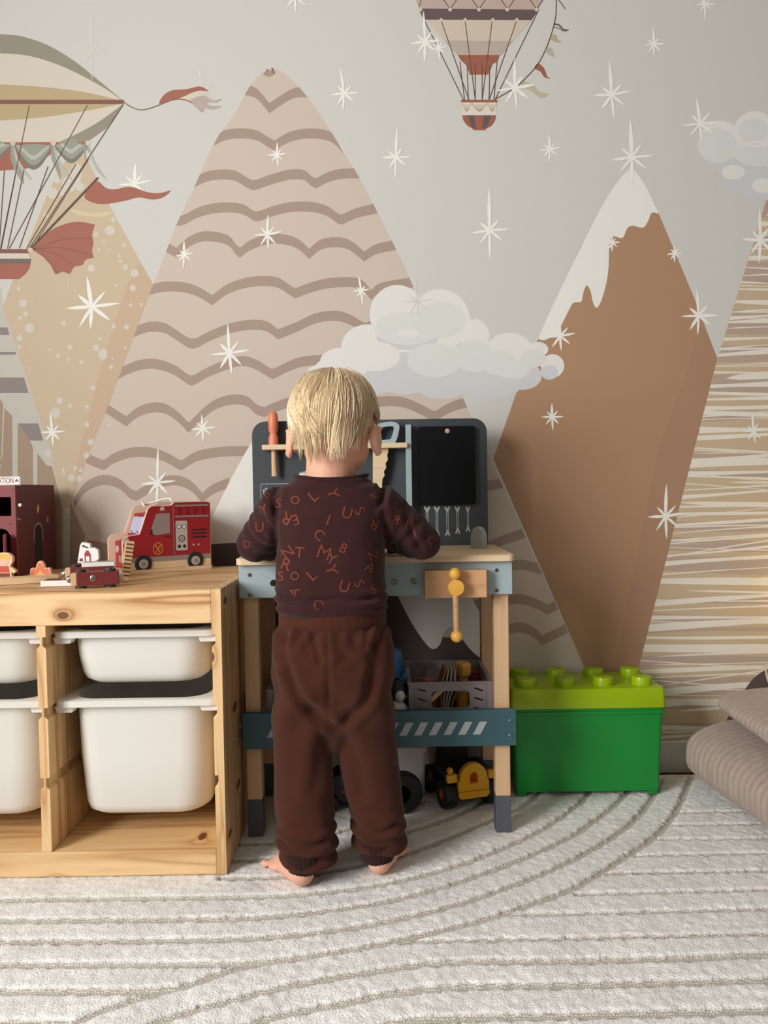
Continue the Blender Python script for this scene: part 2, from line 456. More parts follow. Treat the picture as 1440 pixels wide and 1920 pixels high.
# zebra-striped house shapes at the left edge
zb = Print('printed_house', 'printed pale house shape with plum and brown stripes')
zb.poly([(-260, 540), (3, 540), (5, 575), (95, 845), (118, 955), (165, 1005), (150, 1120), (-260, 1120)], i_grey, 3.5)
for p in ([(-260, 614), (14, 614), (18, 628), (-260, 628)], [(-260, 659), (29, 660), (31, 665), (-260, 664)], [(-260, 706), (45, 708), (54, 737), (-260, 737)], [(33, 794), (72, 794), (81, 826), (56, 826)]):
    zb.poly(p, i_purp, 4.5)
for p in ([(-100, 745), (0, 748), (6, 757), (2, 870), (-100, 900)], [(8, 765), (23, 780), (24, 1060), (0, 1060), (0, 880), (5, 850)], [(33, 795), (56, 826), (62, 840), (62, 1060), (33, 1060)], [(70, 850), (88, 873), (97, 874), (104, 900), (118, 955), (118, 1080), (70, 1080)], [(131, 940), (160, 1005), (145, 1080), (131, 1080)], [(166, 1012), (205, 1020), (240, 1080), (150, 1080)]):
    zb.poly(p, i_zbrown, 4.6)
zb.done()

# dark snow-capped mountain behind the bench
dk = Print('printed_mountain', 'printed dark plum mountain with white snow cap behind the bench')
dk.poly([(350, 1480), (372, 1019), (450, 1018), (560, 1030), (700, 1040), (745, 1090), (795, 1190), (880, 1200), (930, 1260), (1010, 1400), (1040, 1480)], i_dark, 4)
dk.poly(spline([(372, 1022), (395, 975), (440, 885), (480, 820), (520, 800), (560, 795), (640, 810), (760, 900), (850, 1055), (938, 1225)], 5) + spline([(912, 1240), (888, 1224), (868, 1200), (855, 1180), (842, 1177), (832, 1188), (825, 1208), (812, 1217), (797, 1205), (770, 1165), (742, 1112), (700, 1050)], 5) + [(600, 1030), (450, 1017)], i_snow, 5)
dk.done()

# brown snow-capped mountain
br = Print('printed_mountain', 'printed brown mountain with dripping white snow cap')
br.poly([(1183, 318), (1205, 340), (1235, 400), (1300, 555), (1345, 672), (1195, 1262), (1185, 1480), (1175, 1480), (1095, 1250), (925, 860), (965, 745), (1006, 640), (1090, 460)], i_brown, 6)
br.poly([(1312, 600), (1345, 672), (1195, 1262), (1150, 1262), (1235, 840), (1290, 690)], i_brown2, 7)
snow = spline([(1006, 640), (1040, 566), (1090, 462), (1130, 385), (1155, 345), (1183, 318), (1205, 340), (1222, 372), (1235, 401)], 6)
drip = spline([(1235, 401), (1222, 399), (1215, 415), (1205, 427), (1185, 423), (1175, 430), (1167, 446), (1150, 443), (1143, 455), (1141, 500), (1137, 530), (1128, 562), (1119, 577), (1112, 567), (1107, 545), (1100, 535), (1094, 548), (1090, 565), (1080, 567), (1073, 570), (1060, 595), (1050, 615), (1045, 628), (1030, 634), (1018, 638), (1006, 634)], 5)
br.poly(snow + drip[1:], i_snow, 7)
br.done()

# brushed straw mountain at the right
st = Print('printed_mountain', 'printed straw mountain with white brush strokes at the right')
def sx(y): return float(np.interp(y, [350, 380, 672, 1255, 1480], [1447, 1436, 1345, 1195, 1150]))
RX = 1780
def tx(y): return float(np.interp(y, [350, 380, 672, 1000, 1480], [1452, 1470, 1600, RX, RX]))
ys = list(range(362, 1481, 13))
st.poly([(sx(y), y) for y in ys] + [(tx(y), y) for y in ys[::-1]], i_scrib, 3)
rs = random.Random(21)
def stroke(y0, slope, th, m, lay, frac=(0, 1)):
    x0, x1 = sx(y0), tx(y0); a = x0 + (x1 - x0) * frac[0]; b = x0 + (x1 - x0) * frac[1]; top = []; bot = []
    for k in range(13):
        x = a + (b - a) * k / 12; yy = y0 + slope * (x - x0) + 2.0 * math.sin(x * .011 + y0)
        tt = th * (0.72 + .28 * math.sin(k * .5 + y0 * .3)) * (1 if frac[0] == 0 or k else .2)
        top.append((max(x, sx(yy - tt / 2)), yy - tt / 2)); bot.append((max(x, sx(yy + tt / 2)), yy + tt / 2))
    st.poly(top + bot[::-1], m, lay)
y = 390; k = 0
while y < 1470:
    if rs.random() < .42: stroke(y + rs.uniform(0, 8), rs.uniform(-.03, .03), rs.uniform(10, 24), i_pinkb, 3.6 + (k % 5) * .12)
    stroke(y, rs.uniform(-.10, .04), rs.choice([3, 4, 6, 9, 14]), i_white, 4.4 + (k % 9) * .16, (0, 1) if rs.random() < .8 else (rs.uniform(0, .2), 1))
    if rs.random() < .3: stroke(y + 3, rs.uniform(-.16, .1), rs.choice([2, 3]), i_white, 6 + (k % 4) * .12)
    y += rs.uniform(8, 21); k += 1
st.poly([(1436, 378), (1452, 352), (1470, 382), (1475, 402), (1428, 402)], ink('rose_tip', (190, 160, 146)), 6.8)
st.done()
dp = Print('printed_leaf', 'printed dark plum leaf with pale veins by the cushions')
dp.poly(spline([(1340, 1400), (1365, 1345), (1395, 1295), (1425, 1262), (1470, 1252), (1540, 1290), (1560, 1400)], 5), i_dark, 7.2)
dp.poly([(1412, 1272), (1425, 1262), (1450, 1253), (1500, 1225), (1470, 1225), (1436, 1246)], i_cream, 7.2)
dp.line(spline([(1436, 1256), (1440, 1275), (1450, 1290), (1470, 1300)], 5), 4, i_cream, 7.5)
dp.line(spline([(1431, 1318), (1437, 1303), (1450, 1292), (1480, 1280)], 5), 4, i_cream, 7.5)
dp.line(spline([(1352, 1378), (1365, 1374), (1378, 1382), (1384, 1395)], 5), 3, i_cream, 7.5)
dp.done()

# clouds
def cloud(name, label, white, soft, shade, base):
    c = Print(name, label); mw = ink('cloud_white', (240, 239, 234), .92); ms = ink('cloud_soft', (233, 233, 229), .9); md = ink('cloud_shade', (221, 221, 223), .88)
    for i, e in enumerate(base): c.poly(circ(e[0], e[1], e[2], 28, e[3]), mw, 8 + i * .07)
    for i, e in enumerate(shade): c.poly(circ(e[0], e[1], e[2], 28, e[3]), md, 9.3 + i * .07)
    for i, e in enumerate(soft): c.poly(circ(e[0], e[1], e[2], 28, e[3]), ms, 10.2 + i * .07)
    for i, e in enumerate(white): c.poly(circ(e[0], e[1], e[2], 28, e[3]), mw, 11 + i * .07)
    c.done()
cloud('printed_cloud', 'printed white cloud between the rose and brown mountains',
      white=[(640, 690, 50, 22), (702, 668, 48, 28), (765, 625, 20, 8)],
      soft=[(764, 615, 62, 32), (825, 600, 48, 34), (815, 675, 52, 32), (888, 668, 36, 30), (935, 680, 34, 24), (1000, 672, 24, 17), (962, 692, 32, 18)],
      shade=[(700, 705, 60, 34), (760, 700, 60, 40), (830, 715, 55, 34), (920, 715, 60, 36), (980, 705, 36, 26), (764, 632, 58, 24), (885, 682, 32, 14), (1030, 698, 16, 14)],
      base=[(620, 700, 45, 20), (640, 678, 40, 26), (690, 650, 50, 42), (745, 590, 52, 56), (825, 600, 56, 58), (890, 630, 28, 32), (955, 660, 45, 36), (1008, 655, 20, 14), (1036, 686, 22, 22), (900, 690, 90, 40), (800, 690, 120, 45)])
cloud('printed_cloud', 'printed pale cloud near the upper right corner',
      white=[(1420, 270, 30, 6), (1375, 323, 22, 14), (1432, 348, 22, 14)],
      soft=[(1345, 273, 37, 32), (1412, 245, 28, 24), (1425, 290, 48, 22)],
      shade=[(1400, 330, 45, 36), (1425, 355, 40, 22), (1360, 310, 36, 18)],
      base=[(1350, 262, 38, 36), (1415, 250, 40, 42), (1400, 300, 60, 30), (1470, 290, 50, 60)])

# airship
a = Print('printed_airship', 'printed striped airship with drapes, flags and ropes')
iA = ink('air_grey', (152, 145, 130)); iB = ink('air_cream', (216, 208, 192)); iC = ink('air_tan', (190, 170, 132)); iD = ink('air_brown', (136, 92, 82)); iE = ink('air_red', (168, 106, 88)); iF = ink('drape', (158, 158, 146)); iG = ink('drape_light', (186, 188, 176)); iH = ink('rope', (104, 78, 66)); iI = ink('mauve', (190, 172, 164)); iJ = ink('drape_dark', (126, 124, 114)); iP = ink('pearl', (216, 200, 180)); iK = ink('hull_grey', (120, 108, 102))
XW = -330
a.poly([(XW, 190), (XW + 60, 120), (-120, 74)] + spline([(0, 64), (40, 68), (90, 85), (140, 115), (190, 155), (232, 190)], 6) + [(232, 194), (200, 240), (165, 265), (108, 269), (0, 270), (-200, 262), (XW, 194)], iA, 12)
a.poly([(XW, 190), (-200, 125)] + spline([(0, 100), (50, 104), (100, 118), (150, 140), (200, 168), (232, 191)], 6) + spline([(232, 194), (190, 225), (150, 248), (105, 269)], 5) + [(-200, 262), (XW, 194)], iB, 12.5)
a.poly([(XW, 190), (-150, 160)] + spline([(0, 158), (80, 163), (160, 173), (232, 190)], 5) + spline([(232, 194), (160, 208), (80, 220), (0, 226)], 5) + [(-150, 225)], iC, 13)
a.poly([(XW, 187), (232, 187), (232, 195), (XW, 195)], iD, 13.5)
a.poly([(-200, 268), (165, 266), (150, 276), (135, 282), (110, 278), (80, 300), (50, 316), (0, 320), (-200, 320)], iE, 13.4)
for (x0, x1, yb) in ((-52, 24, 306), (24, 100, 318), (100, 165, 306)):
    for j, (dy, mm) in enumerate(((0, iJ), (8, iF), (18, iG), (26, iF))):
        a.poly(spline([(x0 + 2 + j * 3, 270 + j), ((x0 + x1) / 2 - 18, yb - 14 - dy), ((x0 + x1) / 2, yb - dy), ((x0 + x1) / 2 + 18, yb - 12 - dy), (x1 - 2 - j * 3, 270 + j), ((x0 + x1) / 2, yb - 22 - dy)], 5, True), mm, 14 + j * .3)
for (x, y0, xe, ye) in ((24, 270, 44, 345), (100, 270, 114, 338), (165, 270, 160, 300)):
    a.poly(spline([(x - 2, y0), (x - 4, y0 + 25), (x + 4, (y0 + ye) / 2 + 12), (xe, ye), (xe - 3, ye - 25), (x + 6, y0 + 22)], 5, True), iF, 15.3)
    a.poly(spline([(x + 1, y0), (x + 14, y0 + 35), (x + 36, y0 + 67), (x + 18, y0 + 52), (x + 4, y0 + 25)], 5, True), iG, 15.5)
    a.poly(circ(x, 268, 5, 12), iP, 16)
for (p, q) in (((55, 197), (0, 470)), ((164, 197), (17, 466)), ((231, 196), (54, 467)), ((8, 320), (-2, 466)), ((45, 318), (14, 466)), ((90, 312), (36, 466)), ((142, 308), (50, 466)), ((28, 332), (2, 466)), ((165, 300), (58, 468))):
    a.line([p, q], 1.7, iH, 16.4)
a.line([(184, 333), (54, 470)], 4.2, iH, 17)
a.poly(spline([(180, 340), (198, 352), (215, 355), (245, 350), (275, 360), (300, 362), (320, 357), (305, 370), (285, 374), (260, 370), (235, 376), (200, 382), (175, 380), (158, 368)], 4, True), iE, 16.8)
a.poly(spline([(60, 467), (95, 432), (140, 416), (178, 421)], 5) + spline([(178, 421), (172, 440), (175, 455), (172, 470), (176, 483)], 3)[1:] + spline([(176, 483), (160, 487), (154, 497), (139, 500), (131, 514)], 3)[1:] + [(117, 509), (104, 515), (95, 497), (80, 481)], iE, 16.6)
for q in ((174, 447), (168, 478), (140, 498), (108, 512)):
    a.line(spline([(62, 467), ((62 + q[0]) / 2, (467 + q[1]) / 2 - 8), q], 5), 1.4, iD, 17)
a.poly([(XW + 100, 467), (54, 467), (54, 475), (XW + 100, 475)], iD, 16.5)
a.poly([(XW + 100, 475), (53, 475), (57, 485), (XW + 100, 485)], iB, 16.5)
a.poly([(XW + 100, 485), (58, 485), (57, 494), (XW + 100, 494)], iK, 16.5)
a.poly([(XW + 100, 494), (57, 494), (55, 503), (48, 513), (36, 523), (XW + 100, 523)], iE, 16.5)
a.poly(circ(57, 469, 5, 12), iP, 17.5)
a.line(spline([(232, 191), (245, 200), (265, 206), (290, 200), (310, 192), (330, 186), (350, 188), (365, 197), (378, 210)], 5), 1.8, iD, 16)
a.poly(spline([(299, 197), (303, 183), (320, 170), (350, 167), (375, 162), (390, 171), (372, 170), (350, 178), (335, 185), (318, 187)], 4, True), iE, 16.2)
a.poly(spline([(333, 185), (355, 178), (385, 170), (392, 174), (370, 182), (352, 188)], 4, True), iB, 15.9)
a.poly(spline([(358, 190), (370, 181), (385, 180), (400, 188), (415, 185), (405, 192), (388, 192), (395, 198), (415, 199), (400, 205), (385, 203), (378, 210)], 4, True), iI, 16.2)
a.done()

# balloon
b = Print('printed_balloon', 'printed hot-air balloon with rope net and orange basket')
jA = ink('bal_pink', (196, 174, 162)); jB = ink('bal_plum', (104, 86, 88)); jC = ink('bal_cream', (212, 198, 180)); jD = ink('bal_mauve', (190, 174, 164)); jE = ink('bal_rust', (160, 98, 76)); jF = ink('bal_olive', (186, 174, 140)); jG = ink('bal_rope', (96, 70, 60))
b.poly(spline([(786, 18), (770, -40), (780, -110), (830, -170), (898, -190), (966, -170), (1016, -110), (1026, -40), (1010, 18)], 6), jA, 12)
for k in range(-1, 5):
    x = 790 + k * 54
    b.line([(max(x, 786), 0 if k < 0 else -60), (x + 54, 17)] if k >= 0 else [(786, 12), (790, 0)], 1.6, jG, 12.6)
    if 0 <= k < 4: b.line([(x + 54, 17), (x + 108, -60)], 1.6, jG, 12.6)
b.poly([(786, 16), (1010, 18), (996, 38), (798, 37)], jB, 13)
b.poly([(798, 37), (996, 38), (960, 78), (833, 76)], jC, 12.5)
b.poly([(833, 76), (962, 77), (940, 103), (857, 103)], jD, 12.6)
b.poly([(858, 103), (937, 103), (933, 115), (924, 120), (915, 140), (881, 140), (874, 122), (864, 113)], jE, 13)
for x in (844, 898, 951, 788, 1006): b.poly(circ(x, 18, 3.6, 10), iP, 14)
for x in (827, 872, 924, 969): b.poly(circ(x, 37, 3.2, 10), iP, 14)
for p, q in (((787, 20), (869, 187)), ((827, 38), (879, 187)), ((872, 38), (891, 187)), ((923, 38), (904, 187)), ((969, 38), (917, 187)), ((1010, 18), (928, 187)), ((862, 116), (871, 187)), ((876, 120), (878, 187)), ((932, 116), (926, 187)), ((918, 122), (917, 187)), ((891, 118), (891, 187)), ((904, 118), (904, 187))):
    b.line([p, q], 1.6, jG, 13.5)
b.poly(rrect(864, 933, 187, 192, 2), jE, 14)
b.poly([(866, 192), (931, 192), (930, 216), (868, 216)], ink('bal_white', (226, 218, 206)), 13.2)
for x0, x1 in ((866, 884), (884, 914), (914, 932)):
    for j in range(2):
        b.poly(spline([(x0, 193 + 4 * j), ((x0 + x1) / 2, 210 - 6 * j), (x1, 193 + 4 * j), ((x0 + x1) / 2, 200 - 4 * j)], 5, True), jF if j == 0 else jC, 14 + j * .4)
b.poly(spline([(867, 216), (869, 226), (877, 236), (885, 240)], 4) + spline([(913, 240), (921, 236), (928, 226), (930, 216)], 4), jE, 13.6)
for x0, x1, z0, z1 in ((877, 889, 885, 892), (907, 921, 904, 913)):
    b.poly([(x0, 216), (x1, 216), (z1, 240), (z0, 240)], jB, 14)
b.poly([(884, 240), (913, 240), (910, 244), (888, 244)], jE, 13.6)
b.line(spline([(1044, -20), (1043, 0), (1042, 30), (1035, 60), (1022, 95), (1005, 125), (975, 157), (957, 170), (928, 186)], 5), 1.8, jG, 13)
b.line(spline([(1038, 45), (1048, 47), (1056, 55), (1067, 56)], 4), [3, 3, 3, 3, 3, 3, 3, 3, 3, 2.5, 2, 1.5, 1], jB, 13)
b.line(spline([(1038, 51), (1048, 53), (1056, 58), (1064, 57)], 4), 1.5, jB, 13.2)
b.poly(spline([(1034, 66), (1042, 65), (1046, 75), (1054, 78), (1044, 79), (1033, 74)], 4, True), jF, 13)
b.poly(spline([(1027, 88), (1035, 92), (1040, 106), (1046, 109), (1035, 105), (1023, 97)], 4, True), jD, 13)
b.poly(spline([(1009, 119), (1020, 128), (1026, 143), (1033, 147), (1021, 145), (1013, 134), (1002, 128)], 4, True), jE, 13)
b.poly(spline([(980, 152), (1000, 160), (1012, 172), (1030, 176), (1014, 184), (998, 172), (978, 162)], 4, True), ink('bal_yellow', (216, 204, 168), .6), 13)
b.done()

# stars
STARS = [(172, 97, 75, 26, 1), (382, 175, 52, 38, 1), (553, -6, 40, 28, 0), (252, 345, 40, 30, 0), (645, 175, 50, 26, 0), (519, 290, 24, 17, 0), (501, 440, 38, 26, 0), (345, 478, 27, 17, 0), (742, 295, 57, 27, 0), (797, 78, 58, 28, 0), (822, 90, 24, 16, 0), (965, 165, 58, 36, 0), (1031, 280, 27, 20, 0), (1147, 178, 65, 35, 0), (1322, 8, 30, 18, 0), (1226, 83, 32, 20, 0), (1185, 295, 72, 38, 0), (1313, 232, 50, 34, 0), (1338, 332, 20, 17, 1), (918, 432, 80, 34, 0), (1148, 455, 18, 14, 0), (1265, 475, 17, 15, 0), (1310, 592, 52, 33, 0), (1050, 630, 28, 27, 0), (1426, 450, 62, 34, 0), (677, 545, 28, 15, 0), (782, 565, 42, 28, 1), (172, 575, 58, 48, 0), (430, 662, 56, 36, 0), (380, 803, 27, 22, 0), (98, 810, 38, 22, 0), (295, 905, 66, 32, 0), (1035, 782, 26, 20, 0), (1413, 808, 34, 22, 0), (1248, 968, 60, 34, 0)]
rs = random.Random(4)
for n_, (cx, cy, up, r, faint) in enumerate(STARS):
    s = Print('printed_star'); m = i_star_f if faint else i_star; wd = 0.12 * r + 1.6
    for k, (ang, ln) in enumerate(((93, up), (272, up * .72 if up > 30 else up), (184, r), (6, r * 1.12), (52, r * .82), (136, r * .7), (236, r * .95), (318, r * .9))):
        an = math.radians(ang + rs.uniform(-6, 6)); ux, uy = math.cos(an), -math.sin(an); px_, py_ = -uy, ux
        wk = wd * (1.25 if k == 0 else 1.0) * rs.uniform(.8, 1.1)
        pts = []
        for t, q in ((0, .45), (.2, .9), (.5, 1.0), (.8, .6), (1, .08)):
            pts.append((cx + ux * ln * t + px_ * wk * q / 2, cy + uy * ln * t + py_ * wk * q / 2))
        for t, q in ((1, .08), (.8, .6), (.5, 1.0), (.2, .9), (0, .45)):
            pts.append((cx + ux * ln * t - px_ * wk * q / 2, cy + uy * ln * t - py_ * wk * q / 2))
        s.poly(pts, m, (11.3 if n_ in (1, 3) else 18) + k * .08)
    s.poly(circ(cx, cy, wd * .62, 10), m, 11.98 if n_ in (1, 3) else 18.7)
    s.done()
# ================================================================== RUG: pile bands separated by woven grooves
def floor_line(s): return [onZ(*map(float, t.split(',')), 0.0) for t in s.split()]
G_WIDE = ['-500,1695 0,1686 300,1682 500,1679 600,1672 720,1656 845,1625 935,1592 1020,1552 1085,1505 1115,1470',
          '-500,1732 0,1725 400,1721 500,1717 600,1707 720,1689 845,1657 970,1612 1070,1567 1135,1522 1165,1496 1190,1465',
          '-500,1772 0,1764 350,1761 500,1755 600,1745 720,1727 845,1697 970,1655 1080,1607 1160,1560 1200,1525 1222,1495 1240,1460',
          '-500,1812 0,1807 300,1806 430,1805 500,1800 600,1787 720,1766 870,1732 970,1702 1070,1665 1145,1622 1220,1572 1265,1525 1287,1478 1295,1455',
          '-200,2110 0,1985 132,1917 250,1872 350,1845 430,1817 500,1802', '-500,1862 0,1857 250,1855 325,1850', '-600,1920 0,1916 132,1916',
          '-100,2120 120,2000 280,1920 350,1895 425,1875 500,1855 600,1835 720,1815 845,1801 995,1800 1220,1796 1440,1787 2000,1770',
          '100,2120 300,2000 465,1920 550,1895 650,1877 720,1862 845,1848 1020,1845 1440,1835 2000,1815',
          '350,2120 560,1985 720,1920 845,1907 1120,1900 1440,1892 2000,1875', '600,2120 800,2000 1000,1975 1440,1962 2000,1945',
          '415,1645 540,1642 640,1628 760,1600 900,1545 980,1510 1020,1475', '440,1612 560,1605 700,1575 850,1530 930,1485', '440,1582 560,1575 700,1540 800,1500']
G_THIN = ['750,1766 820,1762 1070,1757 1440,1748 2000,1735', '950,1712 1070,1711 1440,1702 2000,1690', '1080,1675 1440,1666 2000,1655', '1120,1636 1440,1631 2000,1622', '1190,1603 1440,1598 2000,1590', '1225,1572 1400,1571 2000,1560', '1258,1545 1355,1544 2000,1535', '1280,1522 1340,1521 2000,1512']
RX0, RX1, RY0, RY1, RS = -1.45, 1.45, 0.62, 1.852, 0.0033
nx = int((RX1 - RX0) / RS); ny = int((RY1 - RY0) / RS)
gx = np.linspace(RX0, RX1, nx); gy = np.linspace(RY0, RY1, ny)
GX, GY = np.meshgrid(gx, gy)
wob = 0.0018 * np.sin(GX * 190 + 3 * np.sin(GY * 60)) * np.sin(GY * 170 + 1.3)
rr = np.random.RandomState(3)
dist = np.full(GX.shape, 9.0)
for lines, half in ((G_WIDE, 0.0059), (G_THIN, 0.0030)):
    for s in lines:
        P = floor_line(s); P2 = spline([(p.x, p.y) for p in P], 3)
        for (ax, ay), (bx, by) in zip(P2[:-1], P2[1:]):
            m = 0.035
            x0 = max(0, int((min(ax, bx) - m - RX0) / RS)); x1 = min(nx, int((max(ax, bx) + m - RX0) / RS) + 2)
            y0 = max(0, int((min(ay, by) - m - RY0) / RS)); y1 = min(ny, int((max(ay, by) + m - RY0) / RS) + 2)
            if x1 <= x0 or y1 <= y0: continue
            X = GX[y0:y1, x0:x1]; Y = GY[y0:y1, x0:x1]
            dx, dy = bx - ax, by - ay; l2 = dx * dx + dy * dy + 1e-12
            t = np.clip(((X - ax) * dx + (Y - ay) * dy) / l2, 0, 1)
            d = np.hypot(X - ax - t * dx, Y - ay - t * dy) - half
            dist[y0:y1, x0:x1] = np.minimum(dist[y0:y1, x0:x1], d)
dist = dist + wob + rr.normal(0, .0011, dist.shape)
pile = 1 / (1 + np.exp(-(dist - .0012) / .0011))
lump = rr.normal(0, 1, (ny, nx))
k5 = np.array([1, 2, 1]) / 4
sm_ = lump.copy()
for _ in range(2):
    sm_ = (np.roll(sm_, 1, 0) + 2 * sm_ + np.roll(sm_, -1, 0)) / 4; sm_ = (np.roll(sm_, 1, 1) + 2 * sm_ + np.roll(sm_, -1, 1)) / 4
Z = -0.0065 + pile * 0.0065 + pile * (0.0018 * sm_) - 0.0006
edge = np.minimum.reduce([GX - RX0, RX1 - GX, GY - RY0, RY1 - GY]); Z = np.where(edge < RS * .5, ZF + .001, Z)
me = bpy.data.meshes.new('rug')
V = np.stack([GX, GY, Z], -1).reshape(-1, 3)
ii = np.arange(nx * ny).reshape(ny, nx)
F = np.stack([ii[:-1, :-1], ii[:-1, 1:], ii[1:, 1:], ii[1:, :-1]], -1).reshape(-1, 4)
me.vertices.add(len(V)); me.vertices.foreach_set('co', V.ravel())
me.loops.add(F.size); me.loops.foreach_set('vertex_index', F.ravel().astype(np.int32))
me.polygons.add(len(F)); me.polygons.foreach_set('loop_start', np.arange(0, F.size, 4, dtype=np.int32)); me.polygons.foreach_set('loop_total', np.full(len(F), 4, dtype=np.int32))
me.update(calc_edges=True)
at = me.attributes.new('pile', 'FLOAT', 'POINT'); at.data.foreach_set('value', pile.ravel().astype(np.float32))
me.polygons.foreach_set('use_smooth', [True] * len(F))
m_rug = bpy.data.materials.new('rug_pile'); m_rug.use_nodes = True
nt = m_rug.node_tree; bs = nt.nodes['Principled BSDF']; L = nt.links
tc = nt.nodes.new('ShaderNodeTexCoord')
def nz(scale, det=3, dist_=0):
    n = nt.nodes.new('ShaderNodeTexNoise'); n.inputs['Scale'].default_value = scale; n.inputs['Detail'].default_value = det; n.inputs['Distortion'].default_value = dist_
    L.new(tc.outputs['Object'], n.inputs['Vector']); return n.outputs['Fac']
def mix(f, a_, b_):
    n = nt.nodes.new('ShaderNodeMix'); n.data_type = 'RGBA'
    for i, v in ((0, f), (6, a_), (7, b_)):
        if isinstance(v, tuple): n.inputs[i].default_value = v
        else: L.new(v, n.inputs[i])
    return n.outputs[2]
def ramp(f, lo_, hi_):
    n = nt.nodes.new('ShaderNodeMapRange'); n.inputs['From Min'].default_value = lo_; n.inputs['From Max'].default_value = hi_; L.new(f, n.inputs['Value']); return n.outputs[0]
pc = mix(ramp(nz(13, 4, .8), .36, .64), lin((232, 230, 227)), lin((250, 249, 247)))
pc = mix(ramp(nz(300, 4, .6), .34, .52), lin((220, 217, 212)), pc)
ck = nt.nodes.new('ShaderNodeTexBrick'); ck.inputs['Scale'].default_value = 1; ck.inputs['Brick Width'].default_value = .0046; ck.inputs['Row Height'].default_value = .0032; ck.inputs['Mortar Size'].default_value = .0007; ck.inputs['Mortar Smooth'].default_value = .4
ck.inputs['Color1'].default_value = lin((222, 215, 205)); ck.inputs['Color2'].default_value = lin((210, 203, 192)); ck.inputs['Mortar'].default_value = lin((168, 159, 148))
L.new(tc.outputs['Object'], ck.inputs['Vector'])
atn = nt.nodes.new('ShaderNodeAttribute'); atn.attribute_name = 'pile'
L.new(mix(ramp(atn.outputs['Fac'], .35, .8), ck.outputs['Color'], pc), bs.inputs['Base Color'])
bs.inputs['Roughness'].default_value = .95; bs.inputs['Sheen Weight'].default_value = .15; bs.inputs['Specular IOR Level'].default_value = .1
bp = nt.nodes.new('ShaderNodeBump'); bp.inputs['Strength'].default_value = .7; bp.inputs['Distance'].default_value = .004
L.new(nz(300, 4, .6), bp.inputs['Height']); L.new(bp.outputs[0], bs.inputs['Normal'])
rug = obj('rug', me, m_rug)
tag(rug, 'pale cream rug with sunken curved and straight woven lines', 'rug')

# ================================================================== PINE STORAGE UNIT
SX1 = -0.299; ST = 0.018; SW = 0.302; SY0, SY1 = 1.392, 1.832; SH = 0.526
px_l, px_d = (238, 204, 154), (176, 122, 66)
Prail = onY(118, 1154, SY0); Prail2 = onY(370, 1300, SY0); kb1 = onY(107, 1648, SY0); kb2 = onY(392, 1232, SY0); ks = onY(380, 1579, 1.45)
m_px = wood('pine_rail', px_l, px_d, 'X', 46, 2.6, 5, .95, knots=[(Prail.x, SY0, Prail.z, .0075)])
m_px2 = wood('pine_rail_low', (234, 200, 150), (190, 142, 86), 'X', 40, 2.4, 5, .7, knots=[(kb1.x, SY0, kb1.z, .005)])
m_ptop = wood('pine_top', (228, 190, 140), (178, 126, 76), 'X', 36, 1.8, 5, .7)
m_pz = wood('pine_upright', (235, 200, 150), (188, 140, 86), 'Z', 60, 2.6, 4, .75, knots=[(kb2.x + .004, SY0, kb2.z, .0065), (SX1, 1.50, .28, .007), (SX1, 1.52, .12, .006), (SX1, 1.43, .06, .005), (SX1, 1.43, .50, .005)])
shelf = thing('toy_storage_unit', 'pine storage unit with plastic bins left of the workbench', 'shelf', (-.76, 1.612, 0))
GROOVES = (.435, .305, .176, .047)
def upright(xa, xb, left, right, name, z0=0.0, z1=SH, y0=SY0):
    """vertical board with runner grooves cut into its left and/or right face (profile in x,z extruded in y)"""
    gd = .0065; gh = .016; pts = [(xa, z0), (xb, z0)]
    if right:
        for g in sorted(GROOVES)[1:]: pts += [(xb, g - gh / 2 - .006), (xb - gd, g - gh / 2), (xb - gd, g + gh / 2), (xb, g + gh / 2)]
    pts += [(xb, z1), (xa, z1)]
    if left:
        for g in sorted(GROOVES, reverse=True)[:-1]: pts += [(xa, g + gh / 2), (xa + gd, g + gh / 2), (xa + gd, g - gh / 2), (xa, g - gh / 2 - .006)]
    return obj(name, MB().prism(pts, lambda u, v, t: (u, t, v), y0, SY1 - .0065), m_pz, shelf, bevel=.0012)
xs = [SX1 - ST]                          # inner faces
upright(SX1 - ST, SX1, True, False, 'side_panel')
x_in = SX1 - ST
UNI = []
for c in range(3):
    UNI.append((x_in - SW, x_in))
    x_in -= SW
    if c < 2:
        upright(x_in - ST, x_in, True, True, 'divider', .0467, SH - .0625, SY0 + .001)
        x_in -= ST
upright(x_in - ST, x_in, False, True, 'side_panel')
SX0 = x_in - ST
obj('top_rail', MB().box(SX0 + ST, SX1 - ST, SY0, SY0 + .02, SH - .062, SH - .0005), m_px, shelf, bevel=.0015)
obj('top_board', MB().box(SX0 + ST, SX1 - ST, SY0 + .0202, SY1, SH - .0618, SH - .0005), m_ptop, shelf, bevel=.0008)
obj('bottom_rail', MB().box(SX0 + ST, SX1 - ST, SY0, SY0 + .02, 0.001, .0465), m_px2, shelf, bevel=.0015)
m_pb = wood('pine_base', (230, 192, 140), (184, 134, 82), 'X', 36, 1.8, 5, .65, knots=[(ks.x, ks.y, .046, .005)])
obj('bottom_board', MB().box(SX0 + ST, SX1 - ST, SY0 + .0202, SY1, .03, .046), m_pb, shelf)
obj('back_panel', MB().box(SX0 + ST, SX1 - ST, SY1 - .006, SY1 - .0001, .0465, SH - .0622), m_ptop, shelf)  # added to darken the compartments; this type of unit has no back

